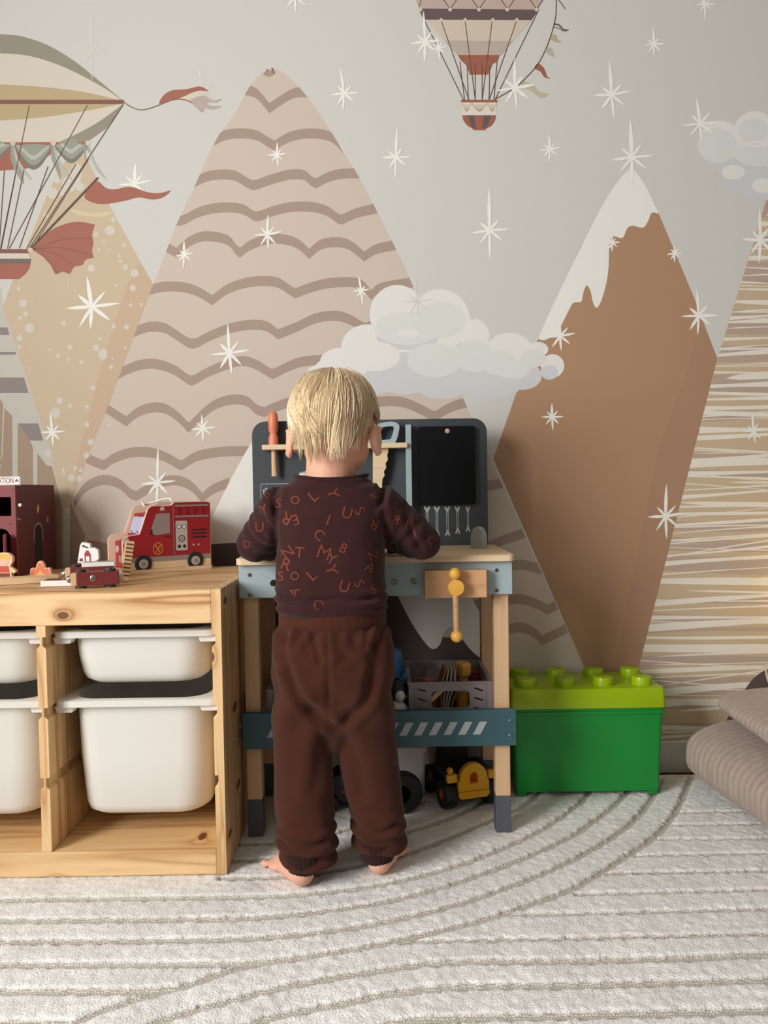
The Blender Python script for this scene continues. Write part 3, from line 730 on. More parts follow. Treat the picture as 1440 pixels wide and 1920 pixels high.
m_bin = mat('bin_plastic', (221, 219, 213), .35, spec=.4)
def bin_(label, h, xc, ztop, yo=0.0):
    """tapered plastic bin with a wide flat rim: rim 0.312 x 0.42"""
    t = thing('storage_bin', label, 'bin', (xc, 0, 0), group='white bins in the storage unit')
    y0, y1 = SY0 + .03 + yo, SY0 + .03 + yo + .40
    def rg(hw, ya, yb, r, z): return [(xc + u, v, z) for u, v in rrect(-hw, hw, ya, yb, r, 7)]
    zb = ztop - h; th = .004
    mb = MB(); z1 = ztop - .012
    rings = [rg(.128, y0 + .016, y1 - .016, .05, ztop - .003)]
    mb2 = []
    outer = [(.130, .014, .050, ztop - .004), (.129, .016, .050, z1), (.127, .018, .052, ztop - h * .5), (.122 if h > .15 else .124, .024, .056, zb + .02), (.119, .028, .054, zb + .008), (.108, .040, .046, zb)]
    inner = [(.108, .042, .044, zb + th), (.117, .032, .05, zb + .01), (.124, .022, .05, ztop - h * .5), (.126, .019, .047, z1), (.127, .018, .046, ztop - .002)]
    rgs = [rg(a_, y0 + b_, y1 - b_, r_, z_) for a_, b_, r_, z_ in outer] + [rg(a_, y0 + b_, y1 - b_, r_, z_) for a_, b_, r_, z_ in inner]
    body = obj('body', MB().loft(rgs, caps=False).add([p for p in rgs[5]], [tuple(range(len(rgs[5])))]).add([p for p in rgs[6]], [tuple(range(len(rgs[6])))]), m_bin, t, sm=50)
    r0 = rg(.1555, y0, y1, .022, ztop - .012); r1 = rg(.1560, y0, y1, .022, ztop - .001); r2 = rg(.1545, y0 + .002, y1 - .002, .021, ztop)
    r3 = rg(.1275, y0 + .0175, y1 - .0175, .046, ztop); r4 = rg(.127, y0 + .018, y1 - .018, .046, ztop - .004); r5 = rg(.1305, y0 + .0135, y1 - .0135, .05, ztop - .0095); r6 = rg(.153, y0 + .003, y1 - .003, .020, ztop - .0105)
    obj('rim', MB().loft([r0, r1, r2, r3, r4, r5, r6, r0], caps=False), m_bin, t, sm=35)
    for s in (-1, 1):
        xa = xc + s * .136
        obj('handle_lug', MB().prism([(xa - .016, ztop - .024), (xa + .014, ztop - .024), (xa + .018, ztop - .0115), (xa - .02, ztop - .0115)], lambda u, v, q: (u, q, v), y0 + .008, y0 + .03), m_bin, t, bevel=.002)
    return t
cR = (UNI[0][0] + UNI[0][1]) / 2; cM = (UNI[1][0] + UNI[1][1]) / 2
bin_('shallow white bin in the right column of the pine unit', .105, cR, .447)
bin_('deep white bin in the right column of the pine unit', .228, cR, .317)
bin_('shallow white bin cut by the left edge of the photo', .105, cM, .447, .004)
bin_('deep white bin cut by the left edge of the photo', .228, cM, .317, .004)

# ================================================================== TOY WORKBENCH
BX0, BX1 = -0.2925, 0.2545; BY0 = 1.535; BY1 = 1.80
m_ply = wood('bench_ply', (228, 204, 168), (204, 174, 134), 'X', 40, 2.4, 5, .4)
m_leg = wood('bench_leg_wood', (222, 186, 146), (196, 154, 114), 'Z', 50, 2.4, 4, .4)
m_slate = mat('slate_paint', (66, 71, 75), .6, spec=.3, bump=.03, bscale=400)
m_black = mat('chalkboard', (15, 16, 18), .85, spec=.2)
m_bgrey = mat('blue_grey_paint', (160, 176, 180), .5)
m_teal = mat('teal_paint', (52, 88, 98), .5)
m_charcoal = mat('charcoal_paint', (84, 86, 94), .6)
m_stripe = mat('stripe_grey', (176, 178, 182), .6)
m_yellow = mat('yellow_wood', (236, 178, 76), .4)
m_vise = wood('vise_block', (216, 168, 124), (190, 138, 96), 'X', 50, 3, 5, .35)
m_steel = mat('steel', (150, 152, 155), .3, 1.0)
m_hole = mat('screw_hole', (30, 28, 28), .6)
bench = thing('toy_workbench', 'grey and wood toy workbench with tool board behind the child', 'workbench', ((BX0 + BX1) / 2, (BY0 + BY1) / 2, 0))
ZT = 0.569
obj('tabletop', MB().prism(rrect(BX0 - .004, BX1 + .003, BY0 - .014, BY1 + .012, .012), lambda u, v, t: (u, v, t), ZT - .0125, ZT), m_ply, bench, bevel=.0012)
for (xa, xb) in ((-.262, -.232), (-.205, -.17)):
    obj('slot', MB().prism([(xa, BY0 + .03), (xa + .006, BY0 + .03), (xb + .03, BY0 + .10), (xb + .022, BY0 + .10)], lambda u, v, t: (u, v, t), ZT - .001, ZT + .0004), m_hole, bench)
AZ1 = ZT - .0127; AZ0 = .489
holes = [circ(x, onY(738, 1090, BY0).z, .0068, 18) for x in (onY(738, 1090, BY0).x, onY(775, 1090, BY0).x, onY(513, 1096, BY0).x, -.19, -.02)]
for s in range(2):
    pass
obj('front_apron', MB().prism([(BX0, AZ0), (BX1, AZ0), (BX1, AZ1), (BX0, AZ1)], lambda u, v, t: (u, t, v), BY0, BY0 + .012, holes=holes), m_bgrey, bench, bevel=.0008)
obj('back_apron', MB().box(BX0, BX1, BY1 - .012, BY1, AZ0, AZ1), m_bgrey, bench, bevel=.0008)
for xa in (BX0 + .0005, BX1 - .0125): obj('side_apron', MB().box(xa, xa + .012, BY0 + .0125, BY1 - .0125, AZ0, AZ1), m_bgrey, bench)
for x0 in (-.2865, .2185):
    for y0 in (BY0 + .0125, BY1 - .045):
        leg = obj('leg', MB().box(x0, x0 + .030, y0, y0 + .030, .0755, AZ1), m_leg, bench, bevel=.0015)
        obj('leg_foot', MB().box(x0 - .0003, x0 + .0303, y0 - .0003, y0 + .0303, .0, .0755), m_charcoal, leg, bevel=.0015)
RY = BY0 - .003
obj('lower_rail', MB().box(BX0 + .001, BX1 + .004, RY, RY + .014, .184, .257), m_teal, bench, bevel=.001)
obj('lower_rail', MB().box(BX0 + .001, BX1 + .004, BY1 - .014, BY1, .184, .257), m_teal, bench, bevel=.001)
obj('lower_shelf', MB().box(BX0 + .032, BX1 - .032, RY + .0145, BY1 - .0145, .186, .194), m_ply, bench)
for k in range(16):
    px0 = 886.5 - 27.6 * k                # bottom left of each stripe
    q = [onY(px0, 1380, RY), onY(px0 + 14, 1380, RY), onY(px0 + 27, 1356, RY), onY(px0 + 13, 1356, RY)]
    zz0, zz1 = .2005, .2245
    if q[0].x < BX0 + .045: break
    obj('stripe', MB().prism([(q[0].x, .2075), (q[1].x, .2075), (q[2].x, .2335), (q[3].x, .2335)], lambda u, v, t: (u, t, v), RY - .0004, RY + .0002), m_stripe, bench)
def screw(px, py, Y, r=.0038, par=None):
    p = onY(px, py, Y); sc = obj('screw', MB().lathe([(r, 0), (r, -.0012), (r * .8, -.0018), (r * .5, -.0018)], (p.x, Y, p.z), 14, axis='Y'), m_steel, par or bench)
    obj('screw_socket', MB().lathe([(r * .5, -.0017), (r * .5, -.0022)], (p.x, Y, p.z), 10, axis='Y'), m_hole, sc)
for q in ((468, 1078), (468, 1116), (931, 1069), (931, 1107)): screw(*q, BY0)
for q in ((449, 1361), (449, 1390), (957, 1352), (957, 1380)): screw(*q, RY)
# tool board
TB = BY1 + .0005; BT = onY(700, 787, TB).z
bx0 = onY(476, 1000, TB).x; bx1 = onY(914, 900, TB).x
board = obj('tool_board', MB().prism(rrect(bx0, bx1, .545, BT, .032, 8)[:18] + [(bx0, .531), (-.2955, .531), (-.2955, .489), (bx1, .489)], lambda u, v, t: (u, t, v), TB, TB + .012), m_slate, bench, bevel=.0015)
def bp_(px, py): p = onY(px, py, TB); return p.x, p.z
xa, za = bp_(762, 950); xb, zb = bp_(774, 797)
obj('bracket', MB().prism(rrect(0, .03, za - .04, zb, .012, 5), lambda u, v, t: (xa + t, TB - u, v), 0, .0125), m_bgrey, bench, bevel=.001)
xs0, zs0 = bp_(496, 846); xs1, zs1 = bp_(762, 834)
obj('tool_shelf', MB().box(xs0, xs1 + .001, TB - .040, TB, zs0 + .001, zs1 + .003), m_ply, bench, bevel=.0012)
cx0, cz0 = bp_(787, 946); cx1, cz1 = bp_(889, 799)
chalk = obj('chalkboard', MB().prism(rrect(cx0, cx1, cz0, cz1, .005), lambda u, v, t: (u, t, v), TB - .012, TB - .006), m_black, bench, bevel=.001)
pk = bp_(838, 809)
obj('peg', MB().lathe([(.0055, -.006), (.0058, -.014), (.0052, -.0155), (.003, -.0165)], (pk[0], TB, pk[1]), 16, axis='Y'), mat('peg_wood', (216, 172, 150), .5), bench, sm=40)
for k, px in enumerate((800.5, 819, 838.5, 857.5, 877)):
    ln = (1.0, 1.0, 1.0, .93, .86)[k]; x, z = bp_(px, 948); u = .00125
    L_ = .073 * ln; sh = .0085 - .0006 * k
    def fn(a_, c_, t): return (x + a_, t, z - c_)
    head = [(-sh * .45, 0), (-sh * .45, .003), (-.002, .0055), (.002, .0055), (sh * .45, .003), (sh * .45, 0), (sh * .85, .003), (sh * .85, .007), (sh * .35, .0125)]
    tail = [(sh * .35, L_ - .0125), (sh * .8, L_ - .006), (sh * .75, L_ - .002), (sh * .4, L_), (sh * .4, L_ - .003), (.0015, L_ - .0055), (-.0015, L_ - .0055), (-sh * .4, L_ - .003), (-sh * .4, L_), (-sh * .75, L_ - .002), (-sh * .8, L_ - .006), (-sh * .35, L_ - .0125)]
    pts = head + tail + [(-sh * .35, .0125), (-sh * .85, .007), (-sh * .85, .003)]
    obj('printed_wrench', MB().prism(pts, fn, TB - .0006, TB - .0002, holes=[rrect(-.0011, .0011, .016, L_ - .016, .0008, 2)]), m_stripe, board)
# printed gear sign
gx0, gz0 = bp_(489, 940); gx1, gz1 = bp_(560, 906)
fr = MB().prism(rrect(gx0, gx1, gz0, gz1, .006), lambda u, v, t: (u, t, v), TB - .0005, TB - .0002, holes=[rrect(gx0 + .0012, gx1 - .0012, gz0 + .0012, gz1 - .0012, .005)])
gcx, gcz = bp_(500, 922)
gear = []
for k in range(24):
    r = .0095 if (k // 2) % 2 else .0075; an = 2 * math.pi * k / 24; gear.append((gcx + r * math.cos(an), gcz + r * math.sin(an)))
fr.prism(gear, lambda u, v, t: (u, t, v), TB - .0005, TB - .0002, holes=[circ(gcx, gcz, .0062, 18)])
fr.prism(circ(gcx, gcz, .004, 16), lambda u, v, t: (u, t, v), TB - .0005, TB - .0002, holes=[circ(gcx, gcz, .003, 16)])
obj('printed_gear_sign', fr, m_stripe, board)
# half-round block standing on the tabletop
hx, hz = onY(898, 1034, 1.70).x, ZT
blk = thing('half_round_block', 'grey half-round stop block on the right end of the tabletop', 'block', (hx, 1.70, ZT))
obj('block', MB().prism([(-.019, 0)] + [(-.019 * math.cos(math.pi * k / 14), .022 + .026 * math.sin(math.pi * k / 14)) for k in range(15)] + [(.019, 0)], lambda u, v, t: (t, u, v), -.007, .007), mat('grey_stain', (158, 164, 162), .6, var=.2, vscale=60, stretch=(1, .3, 3)), blk, local=True, bevel=.001)
blk.rotation_euler.z = math.radians(38)
# vise with yellow balls and handle
vx0, vx1 = onY(795, 1090, BY0).x, onY(910, 1090, BY0).x; vz0, vz1 = onY(853, 1118, BY0).z, onY(853, 1067, BY0).z
vise = obj('vise_jaw', MB().box(vx0, vx1, BY0 - .024, BY0 - .0005, vz0, vz1), m_vise, bench, bevel=.0012)
vb = onY(855, 1102, BY0 - .045)
obj('vise_spindle', MB().cyl((vb.x, BY0 - .024, vb.z), (vb.x, BY0 - .038, vb.z), .007), m_leg, vise)
obj('vise_hub', MB().lathe([(.0, -.030), (.010, -.030), (.0155, -.036), (.0165, -.042), (.0155, -.048), (.0, -.050)], (vb.x, BY0, vb.z), 24, axis='Y'), m_yellow, vise, sm=50)
hb = onY(856, 1193, BY0 - .042); ht = onY(853, 1076, BY0 - .042)
obj('handle_rod', MB().cyl((ht.x, BY0 - .042, ht.z), (hb.x, BY0 - .042, hb.z), .0058), m_vise, vise, sm=40)
obj('handle_ball', MB().ball((ht.x, BY0 - .042, ht.z), .012), m_yellow, vise, sm=60)
obj('handle_ball', MB().ball((hb.x, BY0 - .042, hb.z), .012), m_yellow, vise, sm=60)
# screwdriver through the tool shelf
sd = bp_(513, 834); Ysd = TB - .02
sdr = thing('toy_screwdriver', 'orange-handled wooden toy screwdriver in the tool shelf', 'screwdriver', (sd[0], Ysd, zs1))
zt = onY(513, 770, Ysd).z; zk = zs1 + .003; ze = onY(513, 893, Ysd).z; xd = onY(513, 830, Ysd).x
obj('handle', MB().lathe([(.0, zt), (.006, zt - .002), (.0105, zt - .008), (.0115, zt - .02), (.0112, zt - .045), (.0085, zt - .052), (.0085, zt - .055), (.0115, zt - .062), (.0115, zk + .0005), (0, zk + .0005)], (xd, Ysd, 0), 22), mat('orange_paint', (224, 128, 98), .4), sdr, sm=50)
obj('shaft', MB().loft([[(xd + .006 * math.cos(a_), Ysd + .006 * f_ * math.sin(a_), z_) for a_ in [2 * math.pi * i / 12 for i in range(12)]] for z_, f_ in ((zk + .0005, 1), (ze + .03, 1), (ze + .012, .5), (ze, .18))]), m_leg, sdr, sm=60)
# saw
Ys = TB - .02
saw = thing('toy_saw', 'toy saw with grey handle and wavy wooden blade', 'saw', (onY(715, 834, Ys).x, Ys, zs1))
def sp_(px, py): p = onY(px, py, Ys); return (p.x, p.z)
ho = [sp_(*q) for q in spline([(690, 830), (700, 800), (712, 794), (735, 791), (748, 797), (747, 812), (742, 828), (735, 832)], 5, True)]
hi = [sp_(*q) for q in spline([(706, 824), (712, 806), (720, 801), (736, 800), (738, 806), (734, 820), (729, 824)], 5, True)]
obj('handle', MB().prism(ho, lambda u, v, t: (u, t, v), Ys - .006, Ys + .006, holes=[hi]), m_bgrey, saw, bevel=.001)
bl = [sp_(*q) for q in [(699, 836), (728, 836)] + spline([(728, 847), (726, 854), (727, 862), (723, 869), (724, 877), (720, 884), (721, 892), (717, 900), (716, 930)], 4) + [(699, 930)]]
obj('blade', MB().prism(bl, lambda u, v, t: (u, t, v), Ys - .004, Ys + .004), m_ply, saw)
# ================================================================== THE CHILD, seen from behind, standing at the bench
m_skin = bpy.data.materials.new('skin'); m_skin.use_nodes = True
_b = m_skin.node_tree.nodes['Principled BSDF']; _b.inputs['Base Color'].default_value = lin((226, 172, 146)); _b.inputs['Roughness'].default_value = .5
_b.inputs['Subsurface Weight'].default_value = .25; _b.inputs['Subsurface Radius'].default_value = (.012, .005, .003); _b.inputs['Subsurface Scale'].default_value = .6
MATS['skin'] = m_skin
PX = -0.098                                    # middle of the body
HC = Vector((-.090, 1.425, .822))              # head centre
tilt = Matrix.Rotation(math.radians(-7), 3, 'X')      # looking down at the bench (+Y is ahead)
turn = Matrix.Rotation(math.radians(-10), 3, 'Z')
HR = turn @ tilt
def H(x, y, z): return HC + HR @ Vector((x, y, z))
# joints
SHL, ELL, WRL = Vector((-.184, 1.425, .672)), Vector((-.250, 1.488, .600)), Vector((-.172, 1.580, .606))
SHR, ELR, WRR = Vector((-.014, 1.425, .672)), Vector((.071, 1.462, .603)), Vector((.012, 1.562, .606))
HEL, TOL = onZ(578, 1667, 0.002), onZ(517, 1621, .002); HER, TOR = onZ(704, 1646, .002), onZ(757, 1580, .002)
HEL.z = TOL.z = HER.z = TOR.z = 0.0015
TOL = HEL + (TOL - HEL).normalized() * .128; TOR = HER + (TOR - HER).normalized() * .128
ANL = HEL + (TOL - HEL) * .15; ANR = HER + (TOR - HER) * .15; ANL.x += .003; ANR.x -= .003; ANL.y += .006; ANR.y += .006; ANL.z = ANR.z = .050
HIPL, KNL = Vector((-.150, 1.41, .36)), Vector((-.152, 1.395, .19))
HIPR, KNR = Vector((-.045, 1.41, .36)), Vector((-.030, 1.42, .19))

body = MB()
body.ball(H(0, 0, .012), (.0735, .088, .080), 28, 18, rot=HR)
body.ball(H(0, .020, -.040), (.060, .064, .056), 24, 14, rot=HR)       # jaw
body.ball(H(0, .080, -.030), (.011, .013, .010), 12, 8, rot=HR)         # nose
body.ball(H(0, .072, -.070), (.018, .012, .012), 12, 8, rot=HR)         # chin
body.ball(H(-.034, .055, -.040), (.022, .024, .022), 12, 8, rot=HR); body.ball(H(.034, .055, -.040), (.022, .024, .022), 12, 8, rot=HR)   # cheeks
body.ball(H(0, .080, -.053), (.016, .008, .004), 12, 6, rot=HR); body.ball(H(0, .079, -.060), (.013, .008, .004), 12, 6, rot=HR)        # lips
for s in (-1, 1):
    e = H(s * .0785, -.004, -.034)
    er = HR @ Matrix.Rotation(s * math.radians(-22), 3, 'Z')
    body.ball(e + er @ Vector((s * .004, -.004, .004)), (.0068, .019, .027), 16, 10, rot=er)
    body.tube([e + er @ Vector((s * .008, .008 - .02 * math.sin(t), .004 + .022 * math.cos(t))) for t in [i * math.pi / 8 for i in range(9)]], .0046, 8)
    body.ball(e + er @ Vector((s * .004, .002, -.018)), (.006, .008, .009), 10, 8, rot=er)
body.tube([Vector((PX, 1.434, .67)), Vector((PX, 1.430, .715)), Vector((-.095, 1.424, .76)), H(0, -.010, -.02)], [.042, .047, .047, .052], 24)
def ell(cx, cy, z, a_, b_, n=36, pw=2.3):
    out = []
    for i in range(n):
        t = 2 * math.pi * i / n; c, s = math.cos(t), math.sin(t)
        out.append((cx + a_ * abs(c) ** (2 / pw) * (1 if c >= 0 else -1), cy + b_ * abs(s) ** (2 / pw) * (1 if s >= 0 else -1), z))
    return out
body.loft([ell(PX, cy, z, a_, b_) for z, cy, a_, b_ in ((.33, 1.41, .085, .062), (.42, 1.41, .092, .066), (.50, 1.415, .088, .064), (.60, 1.425, .084, .054), (.66, 1.434, .072, .040), (.685, 1.436, .05, .034))])
def limb(ps, rs_, n=16): body.tube(ps, rs_, n)
limb([SHL, SHL.lerp(ELL, .5), ELL], [.030, .027, .024]); limb([ELL, ELL.lerp(WRL, .4), WRL], [.024, .025, .018])
limb([SHR, SHR.lerp(ELR, .5), ELR], [.030, .027, .024]); limb([ELR, ELR.lerp(WRR, .4), WRR], [.024, .025, .018])
for e_ in (ELL, ELR): body.ball(e_, .0245, 14, 10)
limb([HIPL, KNL, ANL], [.042, .033, .019]); limb([HIPR, KNR, ANR], [.042, .033, .019])
# hands: palm plus five bent fingers closing on the drill / the block
def hand(wr, fwd, side, up, thumb):
    fwd = fwd.normalized(); side = side.normalized(); up = up.normalized()
    R_ = Matrix((side, fwd, up)).transposed()
    body.ball(wr + fwd * .026, (.021, .028, .0115), 16, 10, rot=R_)
    for k in range(4):
        o = (k - 1.5) * .0098; ln = (.030, .034, .032, .025)[k]
        b0 = wr + fwd * .040 + side * o; b1 = b0 + fwd * ln * .42 - up * .002; b2 = b1 + fwd * ln * .25 - up * ln * .32; b3 = b2 - up * ln * .33 - fwd * ln * .12
        body.tube([b0, b1, b2, b3], [.0058, .0056, .0052, .0044], 10); body.ball(b3, .0045, 8, 6)
    t0 = wr + fwd * .014 + side * thumb * .016; t1 = t0 + side * thumb * .013 + fwd * .012 - up * .004; t2 = t1 + fwd * .014 - up * .010
    body.tube([t0, t1, t2], [.0078, .0066, .0052], 10); body.ball(t2, .0052, 8, 6)
hand(WRL, Vector((.75, .55, -.15)), Vector((.55, -.75, 0)), Vector((0, .1, 1)), 1)
hand(WRR, Vector((-.45, .8, -.1)), Vector((.8, .45, 0)), Vector((0, .1, 1)), -1)
# feet
def foot(an, heel, toe):
    d = (toe - heel); L_ = d.length; d.normalize(); sd = Vector((d.y, -d.x, 0))
    body.tube([an, Vector((an.x, an.y, .025))], [.0215, .0225], 16)
    R_ = Matrix((sd, d, Vector((0, 0, 1)))).transposed()
    body.ball(heel + d * .020 + Vector((0, 0, .0225)), (.0225, .022, .0225), 16, 12, rot=R_)
    body.tube([heel + d * .02 + Vector((0, 0, .022)), heel + d * L_ * .5 + Vector((0, 0, .021)), heel + d * L_ * .8 + Vector((0, 0, .0135))], [.0215, .0225, .0135], 16)
    body.ball(heel + d * L_ * .72 + Vector((0, 0, .012)), (.027, .025, .012), 16, 10, rot=R_)
    for k in range(5):
        t = heel + d * (L_ * (.93, .92, .90, .87, .84)[k]) + sd * ((k - 2) * .0105) * (1 if True else -1)
        body.ball(t + Vector((0, 0, .0075)), ((.0078, .010, .0075) if k == 0 else (.0056, .009, .0062)), 10, 8, rot=R_)
foot(ANL, HEL, TOL); foot(ANR, HER, TOR)
me_body = remesh(body, .0027, 5)
person = obj('person', me_body, m_skin)
tag(person, 'barefoot toddler in brown clothes standing at the toy workbench, seen from behind', 'person')
for s in (-1, 1):
    ey = obj('eye', MB().ball(H(s * .028, .074, -.008), (.0105, .006, .0075), 14, 10, rot=HR), mat('eye_white', (236, 232, 228), .2), person, sm=60)
    obj('iris', MB().ball(H(s * .028, .0795, -.009), (.0045, .0018, .0045), 12, 8, rot=HR), mat('iris', (70, 90, 110), .2), ey, sm=60)
    obj('eyebrow', MB().tube([H(s * .016, .081, .010), H(s * .028, .081, .014), H(s * .040, .076, .011)], [.0015, .002, .001], 6), mat('brow', (176, 140, 96), .8), person)

# ---- trousers
m_trs = mat('trouser_jersey', (66, 33, 22), .95, bump=.25, bscale=700, sheen=.08, spec=.2, var=.08, vscale=30)
tr = MB()
tr.loft([ell(PX, cy, z, a_, b_, 44) for z, cy, a_, b_ in ((.225, 1.408, .030, .026), (.245, 1.408, .055, .042), (.27, 1.410, .082, .054), (.30, 1.412, .100, .064), (.33, 1.412, .110, .072), (.37, 1.410, .113, .079), (.41, 1.410, .111, .081), (.440, 1.412, .106, .078), (.456, 1.414, .098, .072), (.462, 1.414, .094, .068))])
def leg_(pts):
    tr.loft([ell(cx, cy, z, a_, b_, 30, 2.2) for z, cx, cy, a_, b_ in pts])
leg_([(.36, -.152, 1.408, .052, .066), (.31, -.155, 1.405, .052, .063), (.26, -.1575, 1.402, .0535, .058), (.20, -.1565, 1.396, .053, .054), (.14, -.1545, 1.388, .053, .052), (.10, -.150, 1.382, .0525, .053), (.066, -.147, 1.377, .053, .054), (.046, -.145, 1.375, .051, .052), (.035, -.144, 1.374, .043, .045)])
leg_([(.36, -.050, 1.408, .060, .066), (.31, -.046, 1.408, .060, .063), (.26, -.042, 1.412, .0565, .058), (.20, -.036, 1.416, .053, .054), (.14, -.0275, 1.416, .052, .052), (.10, -.0215, 1.414, .0505, .050), (.066, -.0185, 1.411, .050, .048), (.048, -.0175, 1.410, .048, .046), (.037, -.0175, 1.410, .041, .040)])
me_t = remesh(tr, .0036, 7, .5)
def folds(co):
    z = co[:, 2]; x = co[:, 0]
    n1 = arr_noise(co, (26, 26, 9), 3.0); n2 = arr_noise(co, (14, 14, 34), 9.0)
    d = .0046 * n1
    low = np.clip((.13 - z) / .09, 0, 1); d += low * .0062 * np.sin(z * 230 + 2.2 * n2 + np.where(x < -.09, 0, 1.7) + 9 * x)
    d += np.clip((z - .36) / .08, 0, 1) * .0024 * np.sin(x * 170 + 4 * n2)
    # diagonal pulls from the seat to the inner legs
    mid = np.exp(-((z - .31) / .06) ** 2); d += mid * .0035 * np.sin((np.abs(x - PX) * 60 + z * 70))
    for pth, w_, amp in (([(528, 1200), (533, 1240), (548, 1290), (580, 1332), (615, 1358)], .0085, .0075), ([(703, 1215), (702, 1250), (690, 1310), (655, 1350), (632, 1366)], .0085, .0060), ([(585, 1185), (592, 1212), (600, 1240)], .005, .0035), ([(690, 1185), (684, 1215)], .005, .0035), ([(620, 1370), (600, 1420), (590, 1480)], .012, .004), ([(640, 1380), (665, 1440), (675, 1500)], .012, .004), ([(522, 1585), (560, 1592), (610, 1580)], .005, .005), ([(660, 1570), (700, 1580), (742, 1566)], .005, .005)):
        q = [onY(*p, 1.335) for p in spline(pth, 24)]; q = np.array([(p.x, p.z) for p in q])
        dd = np.min(np.hypot(x[:, None] - q[None, :, 0], z[:, None] - q[None, :, 1]), axis=1)
        d += (-amp * np.exp(-(dd / w_) ** 2) + .45 * amp * np.exp(-((dd - 2.1 * w_) / w_) ** 2)) * (co[:, 1] < 1.405)
    d += -.0035 * np.exp(-((x - PX + .004) / .005) ** 2) * np.clip((z - .29) / .03, 0, 1) * (co[:, 1] < 1.40)
    return d
displace(me_t, folds)
trs = obj('trousers', me_t, m_trs, person); trs['label'] = 'dark brown jogger trousers'
def ribbed(cx, cy, zs, as_, bs_, nrib, amp, mat_, name, par, n=120):
    rg = []
    for z, a_, b_ in zip(zs, as_, bs_):
        r_ = []
        for i in range(n):
            t = 2 * math.pi * i / n; k = 1 + amp * math.cos(nrib * t)
            r_.append((cx + a_ * k * math.cos(t), cy + b_ * k * math.sin(t), z))
        rg.append(r_)
    return obj(name, MB().loft(rg), mat_, par, sm=60)
m_rib = mat('trouser_rib', (72, 36, 25), .95, bump=.2, bscale=600, sheen=.08, spec=.2)
ribbed(PX, 1.415, (.449, .456, .468, .480, .490, .494), (.092, .0985, .0995, .0985, .097, .093), (.07, .0755, .077, .076, .075, .071), 40, .004, m_rib, 'waistband', trs)
m_cuff = mat('cuff_rib', (46, 25, 21), .95, sheen=.05, spec=.2)
ribbed(ANL.x, ANL.y + .001, (.026, .029, .044, .062), (.0268, .029, .033, .036), (.0268, .029, .0335, .037), 26, .018, m_cuff, 'cuff', trs)
ribbed(ANR.x, ANR.y + .001, (.024, .027, .044, .062), (.0268, .029, .033, .036), (.0268, .029, .0335, .037), 26, .018, m_cuff, 'cuff', trs)

# ---- shirt
m_sh = mat('shirt_jersey', (55, 28, 28), .95, bump=.2, bscale=800, sheen=.1, spec=.2, var=.07, vscale=25)
sh = MB()
sh.loft([ell(PX + dx, cy, z, a_, b_, 44, 2.5) for z, dx, cy, a_, b_ in ((.478, -.001, 1.415, .096, .072), (.486, -.001, 1.415, .103, .080), (.505, -.001, 1.415, .103, .081), (.54, -.002, 1.417, .100, .079), (.58, -.002, 1.419, .099, .076), (.62, -.002, 1.421, .099, .073), (.655, -.002, 1.424, .099, .069), (.685, -.001, 1.427, .094, .062), (.706, 0, 1.428, .086, .056), (.719, .001, 1.428, .074, .052), (.725, .001, 1.428, .066, .049))])
def sleeve(a_, e_, w_, rs1, rs2):
    sh.tube([a_.lerp(e_, t) for t in (-.05, .25, .5, .75, 1)], rs1, 24)
    sh.ball(e_, rs1[-1], 20, 14)
    sh.tube([e_.lerp(w_, t) for t in (0, .35, .7, 1)], rs2, 24)
sleeve(SHL, ELL, WRL, [.046, .0435, .040, .0385, .0365], [.036, .034, .029, .026])
sleeve(SHR, ELR, WRR, [.046, .0435, .040, .0385, .0365], [.036, .034, .029, .026])
sh.ball(SHL + Vector((.022, .0, .006)), (.042, .044, .042), 18, 12); sh.ball(SHR + Vector((-.022, .0, .006)), (.042, .044, .042), 18, 12)
me_s = remesh(sh, .0033, 6, .5)
def sfolds(co):
    z = co[:, 2]; x = co[:, 0]
    d = .0022 * arr_noise(co, (18, 18, 18), 1.0) + .0014 * arr_noise(co, (40, 40, 22), 6.0)
    for pth, w_, amp in (([(514, 925), (512, 965), (513, 1010), (518, 1040)], .006, .004), ([(714, 915), (720, 965), (724, 1010)], .006, .004), ([(540, 900), (590, 912), (650, 912), (700, 898)], .006, .002), ([(530, 1118), (580, 1124), (640, 1117), (700, 1122)], .005, .004), ([(470, 960), (500, 990), (506, 1020)], .006, .003), ([(760, 950), (770, 990), (790, 1030)], .006, .003)):
        q = [onY(*p, 1.36) for p in spline(pth, 24)]; q = np.array([(p.x, p.z) for p in q])
        dd = np.min(np.hypot(x[:, None] - q[None, :, 0], z[:, None] - q[None, :, 1]), axis=1)
        d += (-amp * np.exp(-(dd / w_) ** 2) + .4 * amp * np.exp(-((dd - 2 * w_) / w_) ** 2)) * (co[:, 1] < 1.43)
    low = np.exp(-((z - .505) / .018) ** 2); d += low * .0030 * np.sin(z * 330 + 3 * arr_noise(co, (9, 9, 9), 2.0))
    for s_, e_ in ((SHL, ELL), (SHR, ELR)):
        r_ = np.linalg.norm(co - np.array(e_), axis=1); d += np.exp(-((r_ - .055) / .03) ** 2) * .0018 * np.sin(r_ * 300)
    return d
displace(me_s, sfolds)
shirt = obj('shirt', me_s, m_sh, person); shirt['label'] = 'dark plum long-sleeved shirt printed with rust letters'
ring = []
for i in range(49):
    t = 2 * math.pi * i / 48; ring.append((PX + .001 + .0665 * math.cos(t), 1.427 + .0495 * math.sin(t), .7215 + .008 * abs(math.cos(t)) ** 2))
obj('neckband', MB().tube(ring, .0042, 8), mat('neckband', (50, 26, 26), .95, sheen=.1, spec=.2), shirt, sm=60)
